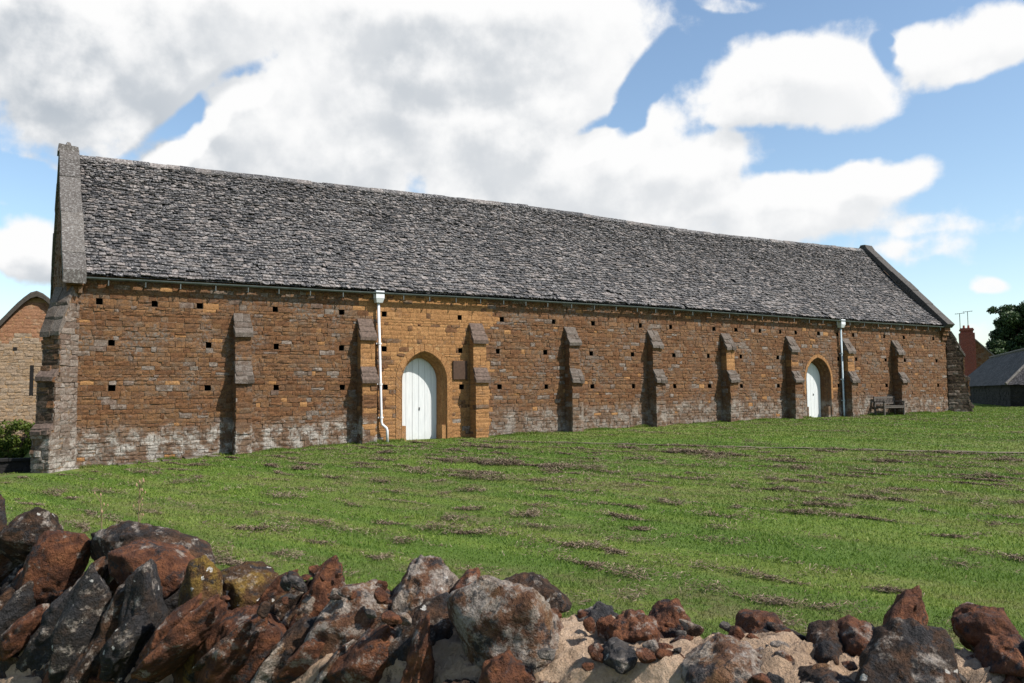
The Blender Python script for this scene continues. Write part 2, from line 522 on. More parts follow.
M['coping'] = coping_mat()
M['cap'] = simple('buttress_cap_stone', (0.10, 0.07, 0.055), 0.9, 0.55, 14, 0, 0.7)
M['cap_lichen'] = stone_mat('cap_lichened_stone', [(0.045, 0.034, 0.027), (0.085, 0.066, 0.053), (0.13, 0.108, 0.092), (0.07, 0.05, 0.037), (0.17, 0.15, 0.132)], 0.7, 0.0)
M['door'] = None


def door_mat():
    n = NT('door_paint')
    x, y, z = n.xyz()
    streak = n.noise(3.0, 5, 0.65, mapscale=(9, 9, 0.8))
    col = n.ramp(streak, [(0.3, (0.50, 0.515, 0.52)), (0.65, (0.60, 0.61, 0.61))])
    dirt = n.m('MULTIPLY', n.rng(n.m('ADD', z, n.m('MULTIPLY', n.noise(6, 4), 0.5)), 0.95, 0.55), 0.35)
    col = n.mix(dirt, col, (0.42, 0.43, 0.40))
    n.color(col); n.rough(0.5); n.bump(streak, 0.15, 0.005)
    return n.mat


M['door'] = door_mat()
M['iron'] = simple('dark_iron', (0.02, 0.02, 0.022), 0.5, 0.3, 40)
M['gutter'] = simple('gutter_metal', (0.085, 0.098, 0.096), 0.45, 0.3, 3)
M['pipe_white'] = simple('pipe_white_paint', (0.58, 0.59, 0.60), 0.45, 0.06, 6)
M['pipe_grey'] = simple('pipe_grey_paint', (0.30, 0.36, 0.39), 0.4, 0.25, 4)
M['plaque'] = simple('plaque_stone', (0.062, 0.036, 0.024), 0.85, 0.25, 14, 0, 0.3)
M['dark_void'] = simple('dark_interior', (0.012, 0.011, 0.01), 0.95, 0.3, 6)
M['timber'] = simple('weathered_timber', (0.085, 0.072, 0.062), 0.85, 0.45, 20, 0, 0.4)
M['timber_dark'] = simple('dark_timber', (0.03, 0.027, 0.025), 0.85, 0.4, 20, 0, 0.4)
M['brick_red'] = None


def brick_mat():
    n = NT('red_brick')
    bt = n.N.new('ShaderNodeTexBrick')
    bt.inputs['Scale'].default_value = 4.4
    bt.inputs['Color1'].default_value = (0.17, 0.035, 0.022, 1); bt.inputs['Color2'].default_value = (0.11, 0.025, 0.018, 1)
    bt.inputs['Mortar'].default_value = (0.25, 0.15, 0.12, 1); bt.inputs['Mortar Size'].default_value = 0.012
    tc = n.N.new('ShaderNodeTexCoord')
    mp = n.N.new('ShaderNodeMapping'); mp.inputs['Rotation'].default_value = (R(90), 0, 0)
    n.L.new(tc.outputs['Object'], mp.inputs[0]); n.L.new(mp.outputs[0], bt.inputs['Vector'])
    n.color(n.mix(1.0, bt.outputs['Color'], n.ramp(n.noise(9, 5), [(0.3, (0.7, 0.7, 0.7)), (0.7, (1.2, 1.2, 1.2))]), 'MULTIPLY'))
    return n.mat


M['brick_red'] = brick_mat()

# ================================================================== the ground
WBX = [-60, -3, 1.4, 5.4, 9, 12.9, 16.9, 20.8, 24.7, 28.6, 32, 39, 60, 400]
WBZ = [-2.3, -1.95, -1.81, -1.60, -1.45, -1.40, -1.325, -1.25, -1.16, -1.125, -1.125, -1.06, -1.02, -1.0]
BANK_A = np.array([12.47, -2.03]); BANK_D = np.array([8.45, -11.23]); BANK_D = BANK_D / np.linalg.norm(BANK_D)
BANK_N = np.array([-BANK_D[1], BANK_D[0]])      # towards the raised lawn


def sstep(a, b, x):
    t = np.clip((x - a) / (b - a), 0, 1); return t * t * (3 - 2 * t)


def ground_z(x, y):
    x = np.asarray(x, float); y = np.asarray(y, float)
    ay = np.clip(-y, 0, 22)
    up = np.interp(x, WBX, WBZ) - 0.010 * ay
    lo = np.interp(np.minimum(x, 12.47), WBX, WBZ) - 0.0095 * ay
    d = (x - BANK_A[0]) * BANK_N[0] + (y - BANK_A[1]) * BANK_N[1]
    wob = 0.12 * np.sin(x * 1.3 + y * 0.7) + 0.07 * np.sin(x * 3.1 - y * 2.3)
    lo2 = np.minimum(lo, up)
    t = np.where(d < wob, 0, 0.34 * sstep(0.0, 0.10, d - wob) + 0.66 * sstep(0.0, 1.6, d - wob))
    z = lo2 + (up - lo2) * t
    # the yard beside the barn lies lower than the lawn
    drop = sstep(0.55, 0.25, x) * sstep(0.25, 0.6, y)
    z = z - 0.5 * drop
    # beyond the stone wall, where the photographer stands, the lane
    return z + EYE


def make_ground():
    xs = np.concatenate([np.linspace(-420, -8, 22), np.arange(-7.5, 48, 0.28), np.linspace(49, 460, 26)])
    ys = np.concatenate([np.linspace(-420, -34, 18), np.arange(-33, 3.2, 0.28), np.linspace(4, 460, 30)])
    X, Y = np.meshgrid(xs, ys)
    Z = ground_z(X, Y)
    P = np.stack([X.ravel() * 1.7, Y.ravel() * 1.7, np.zeros(X.size)], 1)
    Z = Z + (fbm(P, 3, 3) * 0.006).reshape(Z.shape) - 0.008 * (X > -7) * (X < 47)
    nx = len(xs); ny = len(ys)
    i = np.arange(nx * ny).reshape(ny, nx)
    q = np.stack([i[:-1, :-1].ravel(), i[:-1, 1:].ravel(), i[1:, 1:].ravel(), i[1:, :-1].ravel()], 1)
    v = np.stack([X.ravel(), Y.ravel(), Z.ravel()], 1)
    o = np_mesh('lawn', v, q, M['lawn'], smooth=True, quads=True)
    structure(o)
    return o


ROW_ANG = R(-73.0)


def grass_color(n, blade=False):
    """mown turf: long soft stripes along the mowing direction, dry straw and clover patches"""
    pos = n.pos
    stripe = n.noise(0.9, 3, 0.5, rot=(0, 0, -ROW_ANG), mapscale=None)
    mp = n.N.new('ShaderNodeMapping'); mp.vector_type = 'TEXTURE'
    mp.inputs['Rotation'].default_value = (0, 0, ROW_ANG); mp.inputs['Scale'].default_value = (7.0, 0.9, 1)
    n.L.new(pos, mp.inputs[0])
    s1 = n.noise(1.0, 4, 0.6, vec=mp.outputs[0])
    big = n.noise(0.25, 3, 0.5)
    fine = n.noise(7.0, 7, 0.78)
    if blade:
        pick = n.m('ADD', n.m('MULTIPLY', n.isl, 0.55), n.m('MULTIPLY', fine, 0.45))
    else:
        pick = fine
    col = n.ramp(pick, [(0.2, (0.062, 0.112, 0.014)), (0.42, (0.118, 0.192, 0.022)), (0.62, (0.175, 0.250, 0.035)), (0.85, (0.29, 0.30, 0.085))])
    col = n.mix(n.rng(s1, 0.40, 0.60, 0, 0.6), col, (0.205, 0.225, 0.055))
    band = n.N.new('ShaderNodeMapping'); band.vector_type = 'TEXTURE'; band.inputs['Rotation'].default_value = (0, 0, ROW_ANG); band.inputs['Scale'].default_value = (14.0, 0.55, 1)
    n.L.new(pos, band.inputs[0])
    col = n.mix(n.rng(n.noise(1.0, 2, 0.5, vec=band.outputs[0]), 0.44, 0.58, 0, 0.6), col, (0.078, 0.150, 0.017))
    col = n.mix(n.rng(big, 0.42, 0.62, 0, 0.25), col, (0.080, 0.140, 0.017))
    dry = n.m('MULTIPLY', n.rng(s1, 0.46, 0.62), n.rng(n.noise(2.6, 6, 0.75), 0.45, 0.58))
    col = n.mix(n.m('MULTIPLY', dry, 0.5), col, (0.20, 0.155, 0.08))
    return col


def lawn_mat():
    n = NT('turf')
    col = grass_color(n)
    n.color(n.mix(1.0, col, (0.72, 0.70, 0.72), 'MULTIPLY'))   # thatch and soil between the blades
    n.bump(n.noise(28, 5, 0.75), 0.9, 0.03)
    return n.mat


def blade_mat():
    n = NT('grass_blade')
    col = grass_color(n, True)
    n.color(col); n.rough(0.6)
    tr = n.N.new('ShaderNodeBsdfTranslucent'); n.L.new(col, tr.inputs[0])
    mx = n.N.new('ShaderNodeMixShader'); mx.inputs[0].default_value = 0.35
    n.L.new(n.b.outputs[0], mx.inputs[1]); n.L.new(tr.outputs[0], mx.inputs[2]); n.L.new(mx.outputs[0], n.out.inputs[0])
    return n.mat


M['lawn'] = lawn_mat()
M['blade'] = blade_mat()


def straw_mat():
    n = NT('dry_clippings')
    n.color(n.ramp(n.isl, [(0, (0.04, 0.027, 0.017)), (0.45, (0.125, 0.087, 0.055)), (0.8, (0.20, 0.148, 0.10)), (1, (0.30, 0.235, 0.17))]))
    return n.mat


M['straw'] = straw_mat()
make_ground()

# ================================================================== the barn
X0, X1 = 1.05, 39.62            # outer faces of the gables
DEPTH = 8.2
TOPZ = 3.22 + EYE               # wall head
YARD = -2.5 + EYE
HS = 0.165                      # putlog hole size
HOLES = []
for zz, xs in ((2.53, [1.86, 3.21, 4.38, 6.47, 8.48, 9.86, 12.51, 14.11, 16.21, 17.93, 20.14, 21.63, 23.91, 25.13, 26.51, 27.73, 28.69, 30.16, 31.41, 32.5, 34.74, 36.23, 38.56]),
               (1.44, [2.17, 4.63, 6.51, 8.48, 9.86, 12.53, 13.94, 15.85, 17.83, 19.74, 21.77, 23.57, 25.37, 27.54, 31.42, 32.65, 34.76, 36.25, 38.76]),
               (0.25, [2.2, 4.62, 6.52, 8.51, 9.9, 12.57, 14.0, 15.87, 17.86, 19.75, 21.78, 23.6, 25.36, 27.53, 31.39, 34.78, 38.82])):
    for x in xs:
        w = HS * random.uniform(0.88, 1.08)
        HOLES.append((x - w / 2, x + w / 2, zz - HS / 2 + EYE, zz + HS / 2 + EYE))
# doors: left, right, springing z, apex z of the outer arch (eye-relative) and the sill
DOORS = [dict(xl=10.44, xr=12.03, spring=0.46, apex=1.40, sill=-1.47, d=0.46),
         dict(xl=29.26, xr=30.86, spring=0.54, apex=1.48, sill=-1.16, d=0.44)]
for d in DOORS:
    for k in ('spring', 'apex', 'sill'):
        d[k] += EYE


def arch_half(d, z, grow=0.0):
    """half width of the pointed arch at height z (two arcs centred on the springing line)"""
    hw = (d['xr'] - d['xl']) / 2 + grow; h = d['apex'] - d['spring'] + grow * 1.25
    if z <= d['spring']:
        return hw
    if z >= d['spring'] + h:
        return 0.0
    r = (hw * hw + h * h) / (2 * hw)             # arc through springing and apex, centre on the springing line
    dz = z - d['spring']
    return max(0.0, math.sqrt(max(r * r - dz * dz, 0)) - (r - hw))


class StoneField:
    """rough coursed stones on a plane: origin o, along u, up v, outward n"""
    def __init__(self, mb, seed):
        self.mb = mb; self.r = random.Random(seed)

    def stone(self, o, u, n, u0, u1, v0, v1, out, mat, jit=0.012, rough=0.012, cell=0.11):
        r = self.r
        dressed = mat == 1
        if dressed: out *= 0.35; rough *= 0.45; jit *= 0.45
        g = 0.0055
        u0 += g * r.uniform(0.4, 1.3); u1 -= g * r.uniform(0.4, 1.3); v0 += g * r.uniform(0.3, 1.0); v1 -= g * r.uniform(0.3, 1.0)
        w, h = u1 - u0, v1 - v0
        if w < 0.025 or h < 0.02:
            return
        nx = max(2, min(6, int(w / cell) + 1)); nz = 2 if h < 0.16 else 3
        jit = min(jit, w * 0.12, h * 0.12)
        c = [(r.uniform(-jit, jit), r.uniform(-jit, jit)) for _ in range(4)]
        tilt_u, tilt_v = (r.uniform(-0.04, 0.04), r.uniform(-0.10, 0.07)) if not dressed else (0.0, r.uniform(-0.02, 0.02))
        V = []
        for j in range(nz + 1):
            b = j / nz
            for i in range(nx + 1):
                a = i / nx
                cu = (c[0][0] * (1 - a) + c[1][0] * a) * (1 - b) + (c[3][0] * (1 - a) + c[2][0] * a) * b
                cv = (c[0][1] * (1 - a) + c[1][1] * a) * (1 - b) + (c[3][1] * (1 - a) + c[2][1] * a) * b
                edge = (i in (0, nx)) + (j in (0, nz))
                dep = out + tilt_u * (a - 0.5) * w + tilt_v * (b - 0.5) * h + r.uniform(-rough, rough) - (r.uniform(0.002, 0.010) * edge)
                uu = u0 + a * w + cu; vv = v0 + b * h + cv
                V.append(o + u * uu + Vector((0, 0, vv)) + n * dep)
        F = []
        W = nx + 1
        for j in range(nz):
            for i in range(nx):
                F.append((j * W + i, j * W + i + 1, (j + 1) * W + i + 1, (j + 1) * W + i))
        rim = [i for i in range(W)] + [j * W + nx for j in range(1, nz + 1)] + [nz * W + i for i in range(nx - 1, -1, -1)] + [j * W for j in range(nz - 1, 0, -1)]
        base = len(V)
        for k in rim:
            V.append(V[k] - n * (out + 0.03))
        m = len(rim)
        for k in range(m):
            k2 = (k + 1) % m
            F.append((rim[k2], rim[k], base + k, base + k2))
        self.mb.add(V, F, mat)

    def field(self, o, u, n, courses, span, matfn, out=(0.0, 0.03), width=(0.16, 0.46), blocked=None, rough=0.011):
        """courses: list of (v0, v1); span(v0, v1) -> (u0, u1); blocked(v0, v1) -> intervals to leave out"""
        r = self.r
        for (v0, v1) in courses:
            a, b = span(v0, v1)
            if b - a < 0.05:
                continue
            segs = [(a, b)]
            for (p, q) in (blocked(v0, v1) if blocked else []):
                ns = []
                for (s, e) in segs:
                    if q <= s or p >= e:
                        ns.append((s, e)); continue
                    if p > s: ns.append((s, p))
                    if q < e: ns.append((q, e))
                segs = ns
            for (s, e) in segs:
                x = s
                while x < e - 1e-6:
                    w = r.uniform(*width) * (0.8 + 2.2 * min(0.16, v1 - v0))
                    if e - (x + w) < width[0] * 0.6:
                        w = e - x
                    zc = (v0 + v1) / 2
                    if r.random() < 0.10 and v1 - v0 > 0.13 and w > 0.2:      # two thin stones instead of one
                        vm = v0 + (v1 - v0) * r.uniform(0.4, 0.6)
                        for (p, q) in ((v0, vm), (vm, v1)):
                            self.stone(o, u, n, x, x + w, p, q, r.uniform(*out), matfn(x + w / 2, zc), rough=rough)
                    else:
                        self.stone(o, u, n, x, x + w, v0, v1, r.uniform(*out), matfn(x + w / 2, zc), rough=rough)
                    x += w


def courses_between(z0, z1, r, lo=0.10, hi=0.185, fixed=()):
    """course heights from z0 to z1 that respect the fixed bands"""
    marks = sorted(fixed); out = []; z = z0
    for (a, b) in marks + [(z1, z1)]:
        gap = a - z
        if gap > 0.02:
            k = max(1, round(gap / ((lo + hi) / 2)))
            hs = [r.uniform(lo, hi) for _ in range(k)]; s = gap / sum(hs)
            for h in hs:
                out.append((z, z + h * s)); z += h * s
        if b > a:
            out.append((a, b))
        z = b
    return out


ridge_tab = ([0, 1.5, 3.6, 10, 17.3, 23, 27.6, 33, 38.5, 41], [7.37, 7.39, 7.43, 7.50, 7.63, 7.51, 7.43, 7.50, 7.59, 7.61])
eave_tab = ([0, 1.4, 4.9, 8.7, 14, 20, 27, 33, 41], [3.19, 3.20, 3.22, 3.24, 3.285, 3.29, 3.245, 3.20, 3.20])
barn = empty('stone_barn', ((X0 + X1) / 2, DEPTH / 2, 0.2), 'long ironstone barn with a stone slate roof, buttresses and two pointed white doors', 'barn')
BR = random.Random(21)


def zone_new(x, z):
    """the re-pointed ochre bay round the near door"""
    zr = z - EYE
    lft = 9.78 + 0.25 * math.sin(z * 5.1) + (0.0 if zr < 1.9 else -0.55)
    rgt = 13.45 + 0.22 * math.sin(z * 7.3 + 1) + (0.35 if zr > 2.2 else 0.0)
    return lft < x < rgt


def wall_mat(x, z):
    if zone_new(x, z):
        return 0 if BR.random() < 0.10 else 1
    if BR.random() < 0.012:
        return 1
    return 2 if BR.random() < 0.07 else 0


def build_wall():
    mb = MB()
    # core of the south wall: a grid that leaves the putlog holes and the doorways open
    xb = {X0, X1, 9.6, 13.6}; zb = {YARD, TOPZ}
    for (a, b, c, d) in HOLES:
        xb |= {a, b}; zb |= {c, d}
    for d in DOORS:
        xb |= {d['xl'] - 0.02, d['xr'] + 0.02}; zb |= {d['apex'] + 0.03}
    xb = sorted(xb); zb = sorted(zb)
    YC = 0.016
    for i in range(len(xb) - 1):
        for j in range(len(zb) - 1):
            xa, xc, za, zc = xb[i], xb[i + 1], zb[j], zb[j + 1]
            xm, zm = (xa + xc) / 2, (za + zc) / 2
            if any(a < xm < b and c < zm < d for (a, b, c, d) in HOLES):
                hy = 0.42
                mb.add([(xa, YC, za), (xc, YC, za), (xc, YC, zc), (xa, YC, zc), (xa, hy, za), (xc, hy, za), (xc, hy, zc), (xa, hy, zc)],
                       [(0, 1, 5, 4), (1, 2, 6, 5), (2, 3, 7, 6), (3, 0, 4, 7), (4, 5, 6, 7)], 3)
                continue
            if any(d['xl'] - 0.02 < xm < d['xr'] + 0.02 and zm < d['apex'] + 0.03 for d in DOORS):
                continue
            mb.add([(xa, YC, za), (xc, YC, za), (xc, YC, zc), (xa, YC, zc)], [(0, 1, 2, 3)], 5 if 9.6 < xm < 13.6 else 4)
    # wall head, gables and the far long wall
    mb.add([(X0, YC, TOPZ), (X1, YC, TOPZ), (X1, 0.9, TOPZ), (X0, 0.9, TOPZ)], [(0, 1, 2, 3)], 4)
    mb.box(X0 + 0.02, X1 - 0.02, DEPTH - 0.8, DEPTH, YARD, TOPZ, 0)
    zr = 7.22 + EYE
    for (xa, xc) in ((X0 + 0.02, X0 + 0.44), (X1 - 0.5, X1 - 0.02)):
        pts = [(0.93, YARD), (DEPTH - 0.82, YARD), (DEPTH - 0.82, TOPZ), (DEPTH / 2, zr - 0.05), (0.93, TOPZ + 0.7)]
        pts = [(0.018, YARD), (DEPTH - 0.02, YARD), (DEPTH - 0.02, TOPZ), (DEPTH / 2, zr), (0.018, TOPZ)]
        V = [(xa, y, z) for y, z in pts] + [(xc, y, z) for y, z in pts]
        k = len(pts)
        mb.add(V, [tuple(range(k - 1, -1, -1)), tuple(range(k, 2 * k))] + [(i, (i + 1) % k, k + (i + 1) % k, k + i) for i in range(k)], 4)
    sf = StoneField(mb, 3)
    bands = [(zz - HS / 2 + EYE, zz + HS / 2 + EYE) for zz in (0.25, 1.44, 2.53)]
    cs = courses_between(YARD, TOPZ - 0.01, sf.r, 0.075, 0.16, bands)

    def blocked(v0, v1):
        zm = (v0 + v1) / 2; out = []
        for (a, b, c, d) in HOLES:
            if c - 0.001 < zm < d + 0.001:
                out.append((a, b))
        for d in DOORS:
            hw = arch_half(d, min(v0 + 0.03, zm), 0.185 if d is DOORS[0] else 0.125)
            if hw > 0.01:
                xm = (d['xl'] + d['xr']) / 2
                out.append((xm - hw, xm + hw))
        return out
    sf.field(Vector((0, 0, 0)), Vector((1, 0, 0)), Vector((0, -1, 0)), cs, lambda a, b: (X0, X1), wall_mat, (0.0, 0.020), (0.10, 0.38), blocked, 0.009)
    # gable ends
    for xg, n, u, o in ((X0, Vector((-1, 0, 0)), Vector((0, -1, 0)), Vector((X0, DEPTH, 0))), (X1, Vector((1, 0, 0)), Vector((0, 1, 0)), Vector((X1, 0, 0)))):
        cs2 = courses_between(YARD, zr - 0.1, sf.r, 0.12, 0.2)

        def span(v0, v1):
            if v1 <= TOPZ:
                return (0, DEPTH)
            k = (v1 - TOPZ) / (zr - TOPZ) * DEPTH / 2
            return (k, DEPTH - k)
        sf.field(o, u, n, cs2, span, lambda a, z: 0, (-0.005, 0.03), (0.2, 0.5))
    return mb.build('wall', [M['old'], M['new'], M['pale'], M['dark_void'], M['mortar'], M['mortar_new']], barn)


build_wall()


def roof_point(x, t, lift=0.0):
    """t: 0 at the eave, 1 at the ridge of the south slope"""
    ze = np.interp(x, *eave_tab) + EYE; zr = np.interp(x, *ridge_tab) + EYE
    ye, yr = -0.22, DEPTH / 2
    wob = 0.035 * math.sin(x * 0.9 + 2 * t) * math.sin(3.1 * t) + 0.03 * math.sin(x * 2.3 + 5 * t) * math.sin(3.1 * t) - 0.10 * math.sin(math.pi * t)
    sl = math.hypot(yr - ye, zr - ze)
    ny, nz = -(zr - ze) / sl, (yr - ye) / sl
    k = wob + lift
    return (x, ye + (yr - ye) * t + ny * k, ze + (zr - ze) * t + nz * k)


def build_roof():
    mb = MB(); r = random.Random(5)
    XA, XB = 1.52, 39.03
    # boarding under the slates, and the far slope
    xs = np.linspace(XA - 0.3, XB + 0.3, 60)
    for i in range(len(xs) - 1):
        for j in range(10):
            t0, t1 = j / 10, (j + 1) / 10
            if j == 0: t0 = 0.005
            mb.add([roof_point(xs[i], t0, -0.05), roof_point(xs[i + 1], t0, -0.05), roof_point(xs[i + 1], t1, -0.05), roof_point(xs[i], t1, -0.05)], [(0, 1, 2, 3)], 0)
        far = lambda x, t: (x, DEPTH - roof_point(x, t, 0)[1], roof_point(x, t, 0)[2])
        mb.add([far(xs[i], 1), far(xs[i + 1], 1), far(xs[i + 1], 0), far(xs[i], 0)], [(3, 2, 1, 0)], 0)
    # slates in courses that diminish towards the ridge
    SL = 6.45; s = 0.0; k = 0
    while s < SL - 0.05:
        f = s / SL
        ex = (0.165 - 0.075 * f) * r.uniform(0.85, 1.15)
        x = XA - r.uniform(0, 0.2)
        wmin, wmax = 0.08 - 0.015 * f, 0.26 - 0.11 * f
        wave = r.uniform(0, 6)
        while x < XB:
            w = r.uniform(wmin, wmax); xa, xb = max(x, XA) + 0.004, min(x + w, XB) - 0.004
            x += w
            if xb - xa < 0.04: continue
            if r.random() < 0.012: continue                      # a slipped slate leaves a dark gap
            th = r.uniform(0.010, 0.028)
            slip = r.gauss(0, 0.022 + 0.016 * f) + 0.03 * math.sin(xa * 0.8 + wave) * 0.5
            if r.random() < 0.025: slip -= r.uniform(0.03, 0.08)
            t0 = (s + slip) / SL; t1 = min((s + ex * 1.75) / SL, 1.0)
            lift = 0.026 + r.gauss(0, 0.008); ta, tb = r.gauss(0, 0.008), r.gauss(0, 0.008)
            xm = xa + (xb - xa) * r.uniform(0.3, 0.7); dm = r.uniform(-0.02, 0.012) / SL
            bot = [roof_point(xa, t0 + r.uniform(0, 0.02) / SL, lift + ta), roof_point(xm, t0 + dm, lift), roof_point(xb, t0 + r.uniform(0, 0.02) / SL, lift + tb)]
            top = [roof_point(xa, t0 + r.uniform(0.004, 0.02) / SL, lift + ta + th), roof_point(xm, t0 + dm + 0.008 / SL, lift + th), roof_point(xb, t0 + r.uniform(0.004, 0.02) / SL, lift + tb + th)]
            bk = [roof_point(xa, t1, -0.012), roof_point(xm, t1, -0.012), roof_point(xb, t1, -0.012)]
            mb.add(bot + top + bk, [(0, 1, 4, 3), (1, 2, 5, 4), (3, 4, 7, 6), (4, 5, 8, 7), (0, 3, 6), (2, 8, 5)], 0)
        s += ex; k += 1
    return mb.build('roof', [M['slate']], barn)


roof = build_roof()


M['coping_dark'] = simple('weathered_coping', (0.062, 0.055, 0.05), .9, .55, 16, 0, .6)


def build_ridge():
    mb = MB(); r = random.Random(9); x = 1.52
    while x < 39.03:
        w = min(r.uniform(0.38, 0.55), 39.05 - x)
        z = np.interp(x + w / 2, *ridge_tab) + EYE + 0.01 + r.gauss(0, 0.008); y = DEPTH / 2; a = 0.15; h = 0.14; t = 0.035
        xa, xb = x + 0.005, x + w - 0.005; dz = r.gauss(0, 0.008)
        V = []
        for xx, dd in ((xa, 0), (xb, dz)):
            V += [(xx, y - a, z - h + dd), (xx, y, z + dd), (xx, y + a, z - h + dd), (xx, y + a, z - h + t + dd), (xx, y, z + t * 1.3 + dd), (xx, y - a, z - h + t + dd)]
        F = [(0, 1, 4, 5), (1, 2, 3, 4), (11, 10, 7, 6), (10, 9, 8, 7)]
        for i in range(6):
            j = (i + 1) % 6; F.append((i, i + 6, j + 6, j))
        mb.add(V, F, 0); x += w
    mb.build('ridge', [M['slate']], roof)


build_ridge()


def slab(mb, c, mat=0, r=None, j=0.0):
    if r is not None and j > 0:
        c = [(p[0] + r.uniform(-j, j), p[1] + r.uniform(-j, j), p[2] + r.uniform(-j, j)) for p in c]
    mb.hexa(c, mat)


def build_coping(xa, xb, seed, apex_lift, finial):
    k0 = 0.0 if finial else -0.03
    """slabs that ride up both slopes of the gable, proud of the slates"""
    mb = MB(); r = random.Random(seed)
    xm = (xa + xb) / 2
    ze = np.interp(xm, *eave_tab) + EYE - 0.12; zr = np.interp(xm, *ridge_tab) + EYE
    ye, yr = -0.33, DEPTH / 2
    sl = math.hypot(yr - ye, zr - ze); dy, dz = (yr - ye) / sl, (zr - ze) / sl; ny, nz = -dz, dy
    for side in (0, 1):
        s = 0.0
        while s < sl - 0.01:
            L = r.uniform(0.75, 1.25)
            if sl - (s + L) < 0.5: L = sl - s
            lift = r.gauss(0, 0.012); w = r.gauss(0, 0.008)
            c = []
            for k in (k0, (0.24 if finial else 0.21) + lift):
                for (xx, ss) in ((xa + w, s + 0.006), (xb + w, s + 0.006), (xb + w, s + L - 0.006), (xa + w, s + L - 0.006)):
                    if finial and s == 0.0 and ss < 0.1: ss += (k - 0.24) * dz / dy
                    y = ye + dy * ss + ny * k; z = ze + dz * ss + nz * k
                    if side: y = DEPTH - y
                    c.append((xx, y, z))
            if side:
                c = [c[1], c[0], c[3], c[2], c[5], c[4], c[7], c[6]]
            slab(mb, c, 0, r, 0.006)
            s += L
    o = mb.build('gable_coping', [M['coping'] if finial else M['coping_dark']], barn, bevel=0.012)
    fb = MB()
    zt = zr + 0.24 + apex_lift
    if finial:
        slab(fb, [(xa - 0.02, yr - 0.26, zr + 0.02), (xb + 0.02, yr - 0.26, zr + 0.02), (xb + 0.02, yr + 0.26, zr + 0.02), (xa - 0.02, yr + 0.26, zr + 0.02),
                  (xa, yr - 0.2, zt + 0.05), (xb, yr - 0.2, zt), (xb, yr + 0.2, zt), (xa, yr + 0.2, zt + 0.05)], 0, r, 0.02)
        slab(fb, [(xm - 0.09, yr - 0.1, zt - 0.02), (xm + 0.09, yr - 0.1, zt - 0.02), (xm + 0.09, yr + 0.1, zt - 0.02), (xm - 0.09, yr + 0.1, zt - 0.02),
                  (xm - 0.05, yr - 0.05, zt + 0.14), (xm + 0.04, yr - 0.05, zt + 0.12), (xm + 0.04, yr + 0.05, zt + 0.12), (xm - 0.05, yr + 0.05, zt + 0.14)], 0, r, 0.015)
    else:
        slab(fb, [(xa - 0.01, yr - 0.3, zr + 0.0), (xb + 0.01, yr - 0.3, zr + 0.0), (xb + 0.01, yr + 0.3, zr + 0.0), (xa - 0.01, yr + 0.3, zr + 0.0),
                  (xa, yr - 0.12, zt), (xb, yr - 0.12, zt), (xb, yr + 0.12, zt), (xa, yr + 0.12, zt)], 0, r, 0.015)
    fb.build('apex_stone', [M['coping'] if finial else M['coping_dark']], o, bevel=0.015)
    kb = MB()    # kneeler at the foot of the slope
    kb.box(xa + 0.10, xb - 0.04, -0.26, 0.3, ze - 0.18, ze + 0.06, 0)
    kb.box(xa + 0.12, xa + 0.36, -0.16, 0.3, ze - 0.38, ze - 0.183, 0); kb.box(xa + 0.363, xb - 0.06, -0.18, 0.3, ze - 0.38, ze - 0.183, 0)
    kb.box(xa + 0.16, xb - 0.07, -0.08, 0.3, ze - 0.62, ze - 0.383, 0)
    kb.build('kneeler', [M['old']], o, bevel=0.015)
    return o


build_coping(0.97, 1.51, 31, 0.02, True)
build_coping(39.04, 39.66, 32, 0.02, False)

# ---------------------------------------------------------------- buttresses
CAP1 = (2.32, 1.74); CAP2 = (0.84, 0.44)


def weathered_cap(parent, x0, x1, p0, p1, z0, z1, mats, r, new, xf=None, ext=0.04):
    """sloping cap: courses of slabs lapping down the slope"""
    mb = MB()
    k = 3
    T = xf or (lambda p: p)
    for i in range(k):
        a, b = i / k, (i + 1) / k
        pa, pb = p0 + (p1 - p0) * a, p0 + (p1 - p0) * b + 0.03
        za, zb_ = z0 + (z1 - z0) * a, z0 + (z1 - z0) * b - 0.02
        th = 0.075 + (0.03 if i == k - 1 else 0) + r.uniform(-0.01, 0.012)
        e = ext * (0.3 + 0.7 * (i == k - 1))
        up = 0.045 * (k - 1 - i) * 0.4
        xs_ = [x0 - e, (x0 + x1) / 2 + r.uniform(-0.08, 0.08), x1 + e] if not new and r.random() < 0.6 else [x0 - e, x1 + e]
        for q in range(len(xs_) - 1):
            dz = r.uniform(-0.012, 0.012) if not new else 0
            xa, xb = xs_[q] + 0.003, xs_[q + 1] - 0.003
            c = [(xa, -pb, zb_ - th + dz), (xb, -pb, zb_ - th + dz), (xb, -pa + 0.06, za - th - 0.02), (xa, -pa + 0.06, za - th - 0.02),
                 (xa, -pb - 0.01, zb_ + 0.012 + dz), (xb, -pb - 0.01, zb_ + 0.012 + dz), (xb, -pa + 0.02, za + 0.03 + up * 0.3), (xa, -pa + 0.02, za + 0.03 + up * 0.3)]
            j = 0.004 if new else 0.016
            c = [(p[0] + r.uniform(-j, j), p[1] + r.uniform(-j, j), p[2] + r.uniform(-j, j)) for p in c]
            mb.hexa([T(p) for p in c], 0)
    return mb.build('buttress_cap', mats, parent, bevel=0.01)


